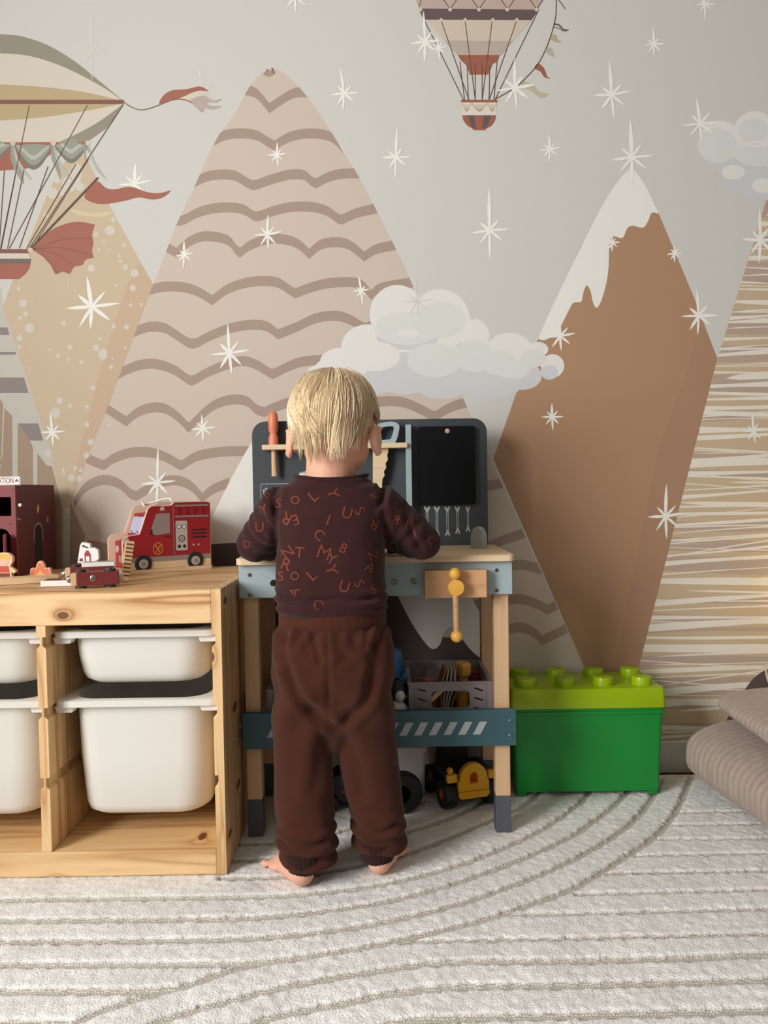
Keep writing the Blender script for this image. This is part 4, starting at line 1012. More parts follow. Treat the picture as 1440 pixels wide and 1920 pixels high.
for wr_, el_ in ((WRL, ELL), (WRR, ELR)):
    d_ = (wr_ - el_).normalized(); obj('sleeve_cuff', MB().tube([wr_ - d_ * .012, wr_ + d_ * .004, wr_ + d_ * .008], [.0262, .0235, .020], 20), mat('neckband', (70, 36, 35)), shirt, sm=60)
# printed letters on the back of the shirt
dg = bpy.context.evaluated_depsgraph_get(); dg.update()
tree = BVHTree.FromPolygons([v.co[:] for v in me_s.vertices], [p.vertices[:] for p in me_s.polygons])
m_let = mat('letter_print', (114, 58, 46), .95, spec=.2)
LET = [('P', 548, 912, -15, 34), ('O', 554, 938, 0, 22), ('L', 588, 930, 40, 30), ('Y', 625, 925, -75, 30), ('S', 523, 944, -10, 26), ('U', 651, 962, -15, 30), ('S', 675, 958, -60, 28), ('I', 616, 975, -20, 28), ('R', 537, 972, 150, 32), ('E', 554, 975, 200, 28), ('R', 700, 983, 160, 30), ('C', 599, 1003, -40, 28), ('N', 540, 1035, 35, 30), ('T', 562, 1036, -5, 30), ('M', 608, 1036, -20, 36), ('Y', 622, 1048, -25, 30), ('B', 645, 1028, -30, 26), ('R', 538, 1058, -20, 32), ('O', 553, 1080, 10, 22), ('L', 585, 1078, 40, 30), ('Y', 622, 1068, -75, 30), ('S', 527, 1080, 0, 26), ('N', 700, 1042, 20, 26), ('A', 694, 1064, -30, 26), ('U', 646, 1100, -15, 30), ('S', 674, 1094, -60, 26), ('C', 597, 1133, -45, 26), ('A', 552, 1110, 70, 24), ('S', 700, 1105, 20, 24),
       ('U', 487, 988, 0, 26), ('Y', 495, 955, 20, 24), ('A', 450, 1000, -20, 24), ('D', 464, 1020, 10, 20), ('P', 503, 932, 30, 22), ('N', 700, 930, 20, 20), ('R', 745, 975, -30, 22), ('I', 778, 1000, 20, 22), ('M', 806, 1012, 60, 22), ('L', 765, 985, -10, 20), ('K', 552, 896, 10, 20)]
lb = MB(); cache = {}
for ch, px, py, rot, sz in LET:
    if ch not in cache:
        tm_ = text_mesh(ch, 1.0, 0.0 if ch in 'MN' else .008); bm = bmesh.new(); bm.from_mesh(tm_)
        for _ in range(2): bmesh.ops.triangulate(bm, faces=bm.faces); bmesh.ops.subdivide_edges(bm, edges=[e for e in bm.edges if e.calc_length() > .18], cuts=1, use_grid_fill=True)
        bmesh.ops.triangulate(bm, faces=bm.faces)
        vs = np.array([v.co[:] for v in bm.verts]); bm.verts.index_update(); cache[ch] = (vs, [tuple(v.index for v in f.verts) for f in bm.faces]); bm.free(); bpy.data.meshes.remove(tm_)
    vs, fs = cache[ch]; c = (vs.max(0) + vs.min(0)) / 2; r = math.radians(-rot)
    out = []; ok = True
    for v in vs:
        ux, uy = (v[0] - c[0]) * sz, (v[1] - c[1]) * sz
        qx = px + ux * math.cos(r) + uy * math.sin(r); qy = py - (-ux * math.sin(r) + uy * math.cos(r))
        d = ray(qx, qy).normalized(); hit = tree.ray_cast(CAM_LOC, d)
        if hit[0] is None: ok = False; break
        out.append(hit[0] + hit[1] * .0007 * (1 if hit[1].dot(d) < 0 else -1))
    if ok: lb.add(out, fs)
lt = obj('printed_letters', lb, m_let, shirt); lt['kind'] = 'stuff'; lt['label'] = 'rust-coloured scattered letters'

# ---- hair
rs = random.Random(11)
hair = MB(); cols = []
cap = MB()
def scalp(th, ph, k=1.0):      # th from crown, ph around (0 = ahead +Y)
    return Vector((.0775 * math.sin(th) * math.sin(ph), .092 * math.sin(th) * math.cos(ph), .014 + .083 * math.cos(th))) * k
def thmax(ph):                 # how far down the hair grows: fringe ahead, above the ears, nape behind
    c = math.cos(ph)
    return math.radians(float(np.interp(c, [-.80, -.55, -.40, .25, .3], [144, 118, 90, 86, 80])))
NR = 22; NP = 48
for j in range(NR + 1):
    for i in range(NP):
        ph = 2 * math.pi * i / NP; p = scalp(min(thmax(ph), math.radians(124)) * max(j, .02) / NR, ph, 1.03); cap.v.append(tuple(H(*p)))
for j in range(NR):
    for i in range(NP):
        q = (i + 1) % NP; cap.f.append((j * NP + i, j * NP + q, (j + 1) * NP + q, (j + 1) * NP + i)); cap.m.append(0)
def strand(ph, th0, th1, wdt, lift, curl, tone, ph_tip=None, conv=0.0, flick=0.0):
    n = 12; path = []; rad = []
    for k in range(n):
        t = k / (n - 1); th = th0 + (th1 - th0) * t; pp = ph + curl * t * t + .04 * math.sin(6 * t + ph * 3)
        if ph_tip is not None: pp += (ph_tip - ph) * conv * t * t
        lf = 1.045 + lift * math.sin(math.pi * min(1, t * 1.1)) + .010 * t + flick * max(0, t - .6) ** 2
        q = scalp(min(th, math.radians(112)), pp, lf)
        if th > math.radians(112): q += Vector((0, .010 * (th - math.radians(112)), -.084 * (th - math.radians(112))))
        path.append(H(*q)); rad.append(wdt * (.5 + .5 * math.sin(math.pi * min(1, .25 + t * .6))) * (1 if t < .78 else max(.1, (1 - t) / .22)))
    o = len(hair.v); hair.tube(path, rad, 4); cols.extend([tone] * (len(hair.v) - o))
NCL = 210
for c in range(NCL):
    pc_ = rs.uniform(0, 2 * math.pi); tm_ = thmax(pc_); lay = rs.random()
    t0c = math.radians(2) + tm_ * .62 * lay * rs.random(); t1c = min(tm_ * rs.uniform(.98, 1.12), t0c + math.radians(rs.uniform(72, 128)))
    curl = -.30 * math.sin(pc_) * rs.uniform(.2, 1.0) + rs.uniform(-.18, .22); lift = rs.uniform(.0, .055); tone = rs.random(); fl_ = rs.uniform(-.1, .35)
    for k in range(15):
        strand(pc_ + rs.gauss(0, .085 + .10 * (1 - min(1, t0c * 1.6))), t0c + rs.uniform(-.06, .10), t1c + rs.gauss(0, .05), rs.uniform(.0008, .0018), lift + rs.gauss(0, .006), curl + rs.gauss(0, .03), min(1, max(0, tone * .75 + .35 * rs.random() - .05)), pc_, .6, fl_)
for k in range(300):            # flicked locks over the left ear and towards the nape
    ph = math.radians(rs.uniform(196, 238)); th0 = math.radians(rs.uniform(40, 70)); th1 = math.radians(rs.uniform(105, 134))
    strand(ph, th0, th1, rs.uniform(.0007, .0015), rs.uniform(.03, .075), rs.uniform(-.5, .1), .3 + .7 * rs.random(), None, 0, rs.uniform(0, .5))
for k in range(50):             # fly-away hairs
    ph = rs.uniform(0, 2 * math.pi); strand(ph, rs.uniform(.05, .8), rs.uniform(.9, 1.6), .00035, rs.uniform(.06, .11), rs.uniform(-.6, .6), rs.random())
m_hair = bpy.data.materials.new('blond_hair'); m_hair.use_nodes = True
nt = m_hair.node_tree; bs = nt.nodes['Principled BSDF']; L = nt.links
at_ = nt.nodes.new('ShaderNodeAttribute'); at_.attribute_name = 'tone'
mx = nt.nodes.new('ShaderNodeMix'); mx.data_type = 'RGBA'; mx.inputs[6].default_value = lin((146, 110, 72)); mx.inputs[7].default_value = lin((246, 226, 188))  # random strand tones, range widened to paint in shadows and highlights
L.new(at_.outputs['Fac'], mx.inputs[0]); L.new(mx.outputs[2], bs.inputs['Base Color'])
bs.inputs['Roughness'].default_value = .38; bs.inputs['Specular IOR Level'].default_value = .5; bs.inputs['Sheen Weight'].default_value = .1
me_h = hair.mesh('hair')
av = me_h.attributes.new('tone', 'FLOAT', 'POINT'); av.data.foreach_set('value', np.array(cols, dtype=np.float32))
ho_ = obj('hair', me_h, m_hair, person, sm=80); ho_['label'] = 'blond straight short hair'; ho_['kind'] = 'stuff'
obj('hair_underlayer', cap, mat('hair_base', (168, 132, 90), .6), ho_, sm=80)
# ================================================================== TOYS ON THE STORAGE UNIT
ZS = SH
m_red = mat('truck_red', (158, 32, 42), .4); m_redd = mat('truck_dark_red', (122, 24, 36), .45); m_edge = mat('birch_edge', (236, 208, 184), .55)
m_birch = wood('birch', (232, 204, 166), (212, 176, 134), 'X', 18, 1.4, 5, .4); m_birchz = wood('birch_z', (226, 186, 140), (200, 154, 108), 'Z', 18, 1.4, 5, .4)
m_tyre = mat('tyre_print', (34, 34, 36), .5); m_rim = mat('rim_print', (176, 172, 160), .5); m_glass = mat('windscreen_print', (196, 196, 222), .3); m_grey = mat('grey_print', (150, 136, 130), .5); m_lgrey = mat('light_grey_print', (190, 180, 172), .5); m_gold = mat('gold_print', (220, 150, 60), .5); m_whitep = mat('white_paint', (238, 234, 228), .45)
TA = Vector((-.566, 1.660, ZS)); trot = math.radians(36)
truck = thing('toy_fire_truck', 'red wooden toy fire truck with white cut-out edges on the pine unit', 'toy truck', TA, trot)
truck.scale = (1.09, 1.09, 1.11)
TL, TW, PT = .186, .102, .007
prof = spline([(0, .010), (0, .060), (.003, .069), (.010, .0755), (.030, .0785), (.036, .083), (.051, .124), (.056, .131), (.064, .134), (.098, .134), (.106, .139), (.112, .1405), (.176, .1405), (.183, .137), (.186, .129), (.186, .010)], 4)
prof = [(max(0, min(TL, u)), max(.008, v)) for u, v in prof]
base = obj('base_board', MB().prism(rrect(-.004, TL + .003, -.003, TW + .003, .006), lambda u, v, t: (u, v, t), 0, .008), m_birch, truck, local=True, bevel=.001)
inner = [(min(max(u, .0012), TL - .0012), v - (.0012 if v > .02 else 0)) for u, v in prof]
def side(y, s):
    p = obj('side_panel', MB().prism(prof, lambda u, v, t: (u, y + t, v), 0, PT), m_edge, truck, local=True)
    yo = y - .0003 if s < 0 else y + PT + .0003
    def pr(name, pts, m, dep=1): return obj(name, MB().flat(pts, lambda u, v, t: (u, yo + s * .0002 * dep, v)), m, p, local=True)
    pr('red_print', [q for q in inner if q[1] > .0] , m_red, 1)
    pr('wood_band', [(.0015, .0085), (TL - .0015, .0085), (TL - .0015, .022), (.0015, .022)], m_birch, 2)
    pr('grey_band', [(.0015, .022), (TL - .0015, .022), (TL - .0015, .032), (.0015, .032)], m_grey, 2)
    pr('door_window', spline([(.058, .078), (.068, .114), (.072, .118), (.096, .118), (.097, .114), (.097, .080), (.095, .078)], 3, True), m_grey, 2)
    pr('door_line', [(.104, .022), (.1055, .022), (.1055, .134), (.104, .134)], m_grey, 3)
    pr('mirror', [(.056, .076), (.060, .076), (.060, .087), (.056, .087)], m_tyre, 4)
    pr('door_handle', [(.085, .070), (.096, .070), (.096, .072), (.085, .072)], m_tyre, 3)
    pr('beacon', [(.076, .124), (.087, .124), (.085, .132), (.079, .132)], m_lgrey, 3)
    pr('headlight', circ(.007, .065, .006, 14, .009), m_lgrey, 3)
    cr = [(.062, .040), (.071, .035), (.080, .040), (.081, .055), (.0715, .061), (.061, .055)]
    cb = MB()
    cb.prism(cr, lambda u, v, t: (u, yo + s * .0006, v) if t else (u, yo + s * .0003, v), 0, 1, holes=[[(.071 + (u - .071) * .88, .048 + (v - .048) * .88) for u, v in cr]])
    for sg in (-1, 1):
        cb.flat([(.071 - .005 * sg, .041), (.071 - .0038 * sg, .040), (.071 + .005 * sg, .053), (.071 + .0038 * sg, .054)], lambda u, v, t: (u, yo + s * (.0004 + .0001 * sg), v))
        cb.flat([(.071 + .002 * sg, .0535), (.071 + .0065 * sg, .050), (.071 + .0055 * sg, .0555)], lambda u, v, t: (u, yo + s * .0006, v))
    obj('axe_emblem', cb, m_gold, p, local=True)
    for zz in (.109, .131): pr('rail_line', [(.109, zz), (.181, zz), (.181, zz + .0035), (.109, zz + .0035)], m_grey, 3)
    for q in range(4): pr('hose_band', [(.116 + q * .017, .113), (.122 + q * .017, .113), (.122 + q * .017, .130), (.116 + q * .017, .130)], m_redd, 2)
    pr('control_panel', rrect(.109, .134, .042, .102, .002, 3), m_lgrey, 3)
    for gx_ in (.116, .127):
        pr('gauge', circ(gx_, .090, .0046, 16), m_tyre, 4); pr('gauge_dial', circ(gx_, .090, .0034, 16), m_whitep, 5); pr('knob', circ(gx_, .050, .0035, 14), m_tyre, 4); pr('rivet', circ(gx_ + .031, .052, .0023, 10), m_lgrey, 4)
    pr('hand_wheel', circ(.1215, .066, .007, 18), m_tyre, 4); pr('hand_wheel_face', circ(.1215, .066, .0052, 18), m_lgrey, 5)
    for a_ in (90, 210, 330): pr('spoke', [(.1215 + .0008 * math.cos(math.radians(a_ + 90)), .066 + .0008 * math.sin(math.radians(a_ + 90))), (.1215 + .0055 * math.cos(math.radians(a_)), .066 + .0055 * math.sin(math.radians(a_))), (.1215 - .0008 * math.cos(math.radians(a_ + 90)), .066 - .0008 * math.sin(math.radians(a_ + 90)))], m_tyre, 6)
    for q in range(3): pr('vent_line', [(.143, .066 + .0075 * q), (.176, .066 + .0075 * q), (.176, .069 + .0075 * q), (.143, .069 + .0075 * q)], m_tyre, 3)
    for wx in (.040, .150):
        wh = MB().lathe([(.0175, 0), (.0175, s * .0012), (.0165, s * .002), (0, s * .002)], (wx, yo + s * .0006, .0195), 26, axis='Y')
        w_ = obj('wheel', wh, m_tyre, p, local=True)
        obj('hub', MB().lathe([(.0095, 0), (.0095, s * .0026), (0, s * .0026)], (wx, yo + s * .0004, .0195), 20, axis='Y'), m_rim, w_, local=True)
        obj('hub_cap', MB().lathe([(.004, 0), (.004, s * .0032), (0, s * .0032)], (wx, yo + s * .0004, .0195), 12, axis='Y'), m_grey, w_, local=True)
    return p
side(0, -1); side(TW - PT, 1)
cab = MB().prism([(.014, .0085), (.014, .062), (.034, .066), (.040, .072), (.056, .118), (.182, .126), (.182, .0085)], lambda u, v, t: (u, t, v), PT + .0002, TW - PT - .0002)
core = obj('cab_core', cab, m_red, truck, local=True)
d0 = Vector((.040, 0, .072)); d1 = Vector((.056, 0, .118)); nrm = Vector((-(d1.z - d0.z), 0, d1.x - d0.x)).normalized()
def ws(u, v, t): p = d0.lerp(d1, v) + nrm * (.0006 + t); return (p.x, u, p.z)
for ya, yb in ((.012, .0505), (.0515, .090)): obj('windscreen', MB().prism(rrect(ya, yb, .12, .86, .03, 3), ws, 0, .0004), m_glass, core, local=True)
for ya in (.022, .062): obj('wiper', MB().prism([(ya, .14), (ya + .002, .12), (ya + .022, .22), (ya + .021, .25)], ws, .0004, .001), m_tyre, core, local=True)
for ya in (.022, .080): obj('headlamp', MB().lathe([(.0, -.0025), (.007, -.002), (.008, 0)], (.014, ya, .046), 16, axis='X'), m_lgrey, core, local=True, sm=50)
obj('grille', MB().box(.0128, .0139, .032, .070, .020, .034), m_grey, core, local=True)
rp = [(.05, .012, .132), (.052, .03, .140), (.058, .05, .1425), (.066, .07, .140), (.075, .085, .136), (.092, .080, .140), (.105, .055, .146), (.11, .03, .147), (.108, .012, .139)]
rp = [Vector(p) for p in rp]; path = []
for i in range(len(rp) - 1):
    a_, b_, c_, d_ = rp[max(i - 1, 0)], rp[i], rp[i + 1], rp[min(i + 2, len(rp) - 1)]
    for k in range(5):
        t = k / 5; path.append(.5 * ((2 * b_) + (c_ - a_) * t + (2 * a_ - 5 * b_ + 4 * c_ - d_) * t * t + (3 * b_ - a_ - 3 * c_ + d_) * t ** 3))
obj('pull_cord', MB().tube(path, .0022, 8), m_whitep, truck, local=True, sm=60)

# fire station, partly outside the photo
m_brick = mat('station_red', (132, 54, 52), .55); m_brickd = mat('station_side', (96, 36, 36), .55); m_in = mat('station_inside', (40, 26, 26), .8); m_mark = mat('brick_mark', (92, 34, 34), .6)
fx1 = -.797; fy0, fy1 = 1.665, 1.862; fx0 = -1.03; fz1 = ZS + .198
stn = thing('toy_fire_station', 'dark red toy fire station at the left edge with a white sign on top', 'toy building', ((fx0 + fx1) / 2, (fy0 + fy1) / 2, ZS))
def fp(px, py): p = onY(px, py, fy0); return (p.x, p.z)
w0, w1 = fp(-22, 968), fp(20, 932); dcx = fp(2, 1000)[0]; dw = .019
win_h = rrect(w0[0], w1[0], w0[1], w1[1], .003, 3)
dz0 = ZS + .004; dz1 = fp(0, 1008)[1]
door_h = [(dcx - dw, dz0), (dcx + dw, dz0)] + [(dcx + dw * math.cos(math.pi * k / 12), dz1 + dw * math.sin(math.pi * k / 12)) for k in range(13)]
fpnl = obj('front_panel', MB().prism([(fx0, ZS + .0003), (fx1, ZS + .0003), (fx1, fz1), (fx0, fz1)], lambda u, v, t: (u, t, v), fy0, fy0 + .008, holes=[win_h, door_h]), m_brick, stn, bevel=.0008)
for (px, py) in ((26, 918), (33, 972), (20, 982), (36, 974), (27, 1010)):
    q = fp(px, py); obj('brick_mark', MB().box(q[0] - .004, q[0] + .004, fy0 - .0004, fy0 + .0001, q[1] - .0012, q[1] + .0012), m_mark, fpnl)
q = fp(38, 947); obj('rivet', MB().ball((q[0], fy0 - .001, q[1]), (.004, .0025, .004)), m_whitep, fpnl, sm=60)
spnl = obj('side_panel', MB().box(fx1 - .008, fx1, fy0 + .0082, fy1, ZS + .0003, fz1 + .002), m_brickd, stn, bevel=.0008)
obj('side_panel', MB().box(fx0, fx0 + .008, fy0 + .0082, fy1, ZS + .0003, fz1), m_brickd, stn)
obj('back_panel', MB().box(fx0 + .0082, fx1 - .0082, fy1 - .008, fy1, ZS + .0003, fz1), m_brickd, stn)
obj('floor_board', MB().box(fx0 + .0082, fx1 - .0082, fy0 + .0082, fy1 - .0082, ZS + .0003, ZS + .006), m_in, stn)
obj('roof_board', MB().box(fx0 + .0082, fx1 - .0082, fy0 + .0082, fy1 - .0082, fz1 - .012, fz1 - .004), m_in, stn)
# arch, window and lamp on the side
ay = fy0 + .105; az = ZS + .088
arch = [(ay + .024 * math.cos(math.pi * k / 14), az + .026 * math.sin(math.pi * k / 14)) for k in range(15)] + [(ay - .024, az - .02), (ay - .019, az - .02)] + [(ay - .019 * math.cos(math.pi * k / 14), az + .021 * math.sin(math.pi * k / 14)) for k in range(15)] + [(ay + .019, az - .02), (ay + .024, az - .02)]
obj('arch_print', MB().flat(arch, lambda u, v, t: (fx1 + .0004, u, v)), m_grey, spnl)
obj('archway_print', MB().flat([(ay - .018, ZS + .01), (ay + .018, ZS + .01)] + [(ay + .018 * math.cos(math.pi * k / 14), az + .020 * math.sin(math.pi * k / 14)) for k in range(15)], lambda u, v, t: (fx1 + .0003, u, v)), m_in, spnl)
obj('flame_print', MB().flat(spline([(ay + .000, az + .046), (ay + .007, az + .056), (ay + .003, az + .068), (ay - .005, az + .056)], 4, True), lambda u, v, t: (fx1 + .0004, u, v)), mat('flame_cream', (220, 176, 120), .5), spnl)
obj('lamp_print', MB().flat(circ(ay + .05, az + .030, .006, 12, .008), lambda u, v, t: (fx1 + .0004, u, v)), m_grey, spnl)
# open door leaf
dl = thing('unused', '', '', (0, 0, 0)); bpy.data.objects.remove(dl)
pa = Vector((fx1 - .020, fy0 - .001, 0)); pb = Vector((fx1 + .003, fy0 - .055, 0)); dv = (pa - pb).normalized(); dn = Vector((-dv.y, dv.x, 0))
ldoor = MB().prism([(0, ZS + .0003), ((pa - pb).length, ZS + .0003), ((pa - pb).length, ZS + .094), (0, ZS + .094)], lambda u, v, t: tuple(Vector((pb.x, pb.y, v)) + dv * u + dn * t), 0, .005)
obj('door_leaf', ldoor, m_brick, stn, bevel=.0006)
# sign
sz0, sz1 = fz1 + .0003, fz1 + .0195; s1 = fp(38, 900)[0]
sign = obj('sign_board', MB().prism(rrect(s1 - .13, s1, sz0, sz1, .002, 3), lambda u, v, t: (u, t, v), fy0 + .001, fy0 + .006), m_whitep, stn, bevel=.0004)
tm_ = text_mesh('STATION', .0165)
co = np.array([v.co[:] for v in tm_.vertices]); mxx = co[:, 0].max()
m_signred = mat('sign_red', (110, 34, 38), .5)
txt = MB(); tx1 = fp(25, 900)[0]; zc = (sz0 + sz1) / 2
txt.add([(tx1 + (c[0] - mxx) * .66, fy0 + .0006, zc + c[1] * 1.0) for c in co], [tuple(p.vertices) for p in tm_.polygons])
fl = fp(31, 900)[0]
txt.flat(spline([(fl - .0035, zc - .003), (fl, zc - .001), (fl + .0035, zc - .003), (fl + .003, zc + .001), (fl, zc + .004), (fl - .003, zc + .001)], 3, True), lambda u, v, t: (u, fy0 + .0006, v))
obj('sign_lettering', txt, m_signred, sign)
obj('sign_frame', MB().prism(rrect(s1 - .129, s1 - .001, sz0 + .001, sz1 - .001, .002, 3), lambda u, v, t: (u, t, v), fy0 + .0004, fy0 + .0009, holes=[rrect(s1 - .1283, s1 - .0017, sz0 + .0017, sz1 - .0017, .0015, 3)]), m_signred, sign)

# firefighter figure (cut-out block)
ff = thing('wooden_figure', 'wooden firefighter figure with yellow helmet beside the station door', 'figure', (onZ(6, 1076, ZS).x, 1.565, ZS))
FX = onY(6, 1060, 1.565).x; FY = 1.565
def fy_(pts, t0, t1, name, m, par): return obj(name, MB().prism([(FX + u, ZS + .0003 + v) for u, v in pts], lambda u, v, t: (u, FY + t, v), t0, t1), m, par, bevel=.0004)
bodyf = fy_(spline([(-.016, 0), (.016, 0), (.016, .018), (.022, .017), (.025, .022), (.018, .028), (.014, .032), (.019, .042), (.018, .052), (.008, .059), (-.008, .059), (-.018, .052), (-.019, .042), (-.014, .032), (-.024, .022)], 3, True), 0, .010, 'body', m_birch, ff)
def fprint(name, pts, m, d=1): obj(name, MB().flat([(FX + u, ZS + .0003 + v) for u, v in pts], lambda u, v, t: (u, FY - .0002 - .0002 * d, v)), m, bodyf)
fprint('helmet_print', spline([(-.016, .046), (-.010, .055), (0, .0575), (.010, .055), (.016, .046), (0, .044)], 4, True), m_yellow)
fprint('face_print', circ(0, .040, .011, 16, .007), mat('face_print', (232, 186, 158), .5), 2)
fprint('jacket_print', [(-.013, .018), (.013, .018), (.011, .032), (-.011, .032)], mat('jacket_print', (196, 70, 50), .5))
fprint('trouser_print', [(-.014, .002), (-.002, .002), (0, .010), (.002, .002), (.014, .002), (.013, .017), (-.013, .017)], m_redd)
fprint('belt_print', [(-.013, .0175), (.013, .0175), (.013, .0195), (-.013, .0195)], m_gold, 2)

# wooden flame
flp = onZ(75, 1076, ZS); FLY = 1.60
fl = thing('wooden_flame', 'orange wooden flame block beside the station', 'block', (onY(75, 1060, FLY).x, FLY, ZS))
FLX = onY(75, 1060, FLY).x
flame = [(u * 1.05, v * 1.3) for u, v in spline([(-.020, .0003), (-.0205, .014), (-.016, .019), (-.010, .017), (-.006, .026), (0, .030), (.006, .026), (.010, .018), (.017, .019), (.0205, .013), (.020, .0003)], 3)]
fb = obj('block', MB().prism([(FLX + u, ZS + max(v, .0003)) for u, v in flame], lambda u, v, t: (u, FLY + t, v), 0, .010), mat('flame_edge', (236, 196, 158), .5), fl, bevel=.0005)
obj('flame_print', MB().flat([(FLX + u * .88, ZS + .0015 + v * .88) for u, v in flame], lambda u, v, t: (u, FLY - .0003, v)), mat('flame_orange', (222, 118, 70), .5), fb)
obj('flame_core_print', MB().flat([(FLX + u * .42, ZS + .0015 + v * .45) for u, v in flame], lambda u, v, t: (u, FLY - .0005, v)), mat('flame_yellow', (244, 178, 96), .5), fb)

# wooden track pieces
def track(name, label, pts, wd):
    c = [Vector((p[0], p[1], 0)) for p in spline(pts, 6)]; n = len(c); out = []; inn = []
    for i, p in enumerate(c):
        t = (c[min(i + 1, n - 1)] - c[max(i - 1, 0)]).normalized(); nn = Vector((-t.y, t.x, 0))
        prof_ = [(-wd / 2, 0), (wd / 2, 0), (wd / 2, .012), (wd * .34, .012), (wd * .34, .009), (wd * .2, .009), (wd * .2, .012), (-wd * .2, .012), (-wd * .2, .009), (-wd * .34, .009), (-wd * .34, .012), (-wd / 2, .012)]
        out.append([tuple(p + nn * a_ + Vector((0, 0, ZS + .0003 + z_))) for a_, z_ in prof_])
    o = obj(name, MB().loft(out), m_birch); tag(o, label, 'toy track'); return o
track('wooden_track', 'curved beech toy railway track in front of the station', [(-1.02, 1.50), (-.90, 1.502), (-.80, 1.515), (-.72, 1.545), (-.675, 1.575)], .040)

# red wagons on the track bed
m_wag = mat('wagon_red', (112, 40, 38), .45); m_magnet = mat('magnet_steel', (190, 190, 188), .15, 1.0); m_wheelb = mat('wagon_wheel', (56, 46, 44), .5)
def wagon(label, loc, rz, L_=.085):
    t = thing('toy_wagon', label, 'toy wagon', loc, rz, 'red toy wagons')
    obj('chassis', MB().box(-L_ / 2 + .010, L_ / 2, -.0135, .0135, .004, .030), m_wag, t, local=True, bevel=.0008)
    obj('end_block', MB().box(-L_ / 2, -L_ / 2 + .0098, -.0125, .0125, .006, .028), m_birchz, t, local=True, bevel=.0008)
    obj('magnet', MB().lathe([(0, -.009), (.0055, -.0075), (.0075, -.003), (.0075, .0)], (-L_ / 2, 0, .017), 18, axis='X'), m_magnet, t, local=True, sm=50)
    obj('magnet', MB().lathe([(.0075, .0), (.0075, .003), (.0055, .0075), (0, .009)], (L_ / 2, 0, .017), 18, axis='X'), m_magnet, t, local=True, sm=50)
    obj('rivet', MB().ball((-.004, -.0137, .018), (.0055, .0016, .0065)), m_magnet, t, local=True, sm=60)
    for x in (-.026, .026):
        for z in (.0, .0303):
            obj('wheel', MB().lathe([(.0, z), (.0105, z), (.0105, z + .0038), (.004, z + .0038), (.004, z + .005), (0, z + .005)], (x, 0, 0), 20), m_wheelb, t, local=True)
    return t
p1 = onZ(186, 1097, ZS)
wagon('red toy wagon lying on its side next to the wooden ladder', (-.548, 1.452, ZS + .0003), math.radians(18))
wagon('red toy wagon lying behind the white tile', (-.600, 1.560, ZS + .0003), math.radians(14), .09)

# white tile, grey print tile, white rescue sign block
tl = thing('toy_tile', 'flat white toy tile near the front edge of the unit top', 'toy tile', (-.628, 1.492, ZS), math.radians(8))
tb = obj('tile', MB().box(-.034, .034, -.022, .022, .0003, .0115), m_whitep, tl, local=True, bevel=.0008)
obj('tile_print', MB().box(-.031, .031, -.019, .019, .0114, .0119), mat('tile_print', (120, 70, 66), .4), tb, local=True)
t2 = thing('toy_tile', 'printed grey toy tile resting across the two red wagons', 'toy tile', (-.560, 1.503, ZS + .0358), math.radians(16))
tb = obj('tile', MB().box(-.030, .030, -.018, .018, 0, .008), m_whitep, t2, local=True, bevel=.0008)
obj('tile_print', MB().box(-.027, .027, -.015, .015, .0079, .0084), mat('tile_print_grey', (150, 142, 140), .35), tb, local=True)
EXY = 1.566; EX = onY(165, 1045, EXY).x; ZE = ZS + .0356
ex_ = thing('rescue_block', 'white cut-out block printed with a red fire extinguisher', 'block', (EX, EXY, ZE))
xo = [(-.022, .0003), (.010, .0003), (.022, .008), (.021, .026), (.012, .032), (.006, .030), (.004, .040), (-.012, .043), (-.016, .036)]
xb = obj('block', MB().prism([(EX + u, ZE + v) for u, v in xo], lambda u, v, t: (u, EXY + t, v), 0, .010), m_whitep, ex_, bevel=.0006)
def xp(pts, m, d): obj('extinguisher_print', MB().flat([(EX + u, ZE + v) for u, v in pts], lambda u, v, t: (u, EXY - .0002 * d, v)), m, xb)
xp([(-.007, .003), (.006, .003), (.006, .018), (.003, .023), (.001, .026), (-.003, .026), (-.007, .020)], m_red, 1)
xp([(-.004, .003), (.003, .003), (.003, .014), (-.004, .014)], m_whitep, 2)
xp([(-.012, .034), (.001, .030), (.002, .032), (-.010, .038)], m_tyre, 1)
xp([(-.018, .004), (-.010, .004), (-.011, .010), (-.017, .010)], m_redd, 1)

# ladder block
lad = thing('toy_ladder', 'leaning beech ladder block with dark rungs by the fire truck', 'toy ladder', (-.522, 1.535, ZS), math.radians(25))
lad_t = Matrix.Rotation(math.radians(9), 4, 'Y')
def lp(x, y, z): q = lad_t @ Vector((x, y, z)); return (q.x, q.y, q.z)
def lbox(name, x0, x1, y0, y1, z0, z1, m, par, bev=.0006):
    mb = MB().box(x0, x1, y0, y1, z0, z1); mb.v = [lp(*p) for p in mb.v]; return obj(name, mb, m, par, local=True, bevel=bev)
lst = lbox('ladder', -.008, .008, -.009, .009, .003, .082, m_birchz, lad)
for k in range(9): lbox('rung', .0078, .0088, -.0065, .0065, .012 + k * .0078, .0165 + k * .0078, mat('rung_print', (84, 60, 42), .6), lst, 0)
for k in range(9): lbox('rung', -.0065, .0065, -.0096, -.0088, .012 + k * .0078, .0150 + k * .0078, mat('rung_print', (84, 60, 42), .6), lst, 0)
obj('ladder_foot', MB().box(-.034, -.0095, -.010, .010, .0003, .017), m_birchz, lad, local=True, bevel=.0008)
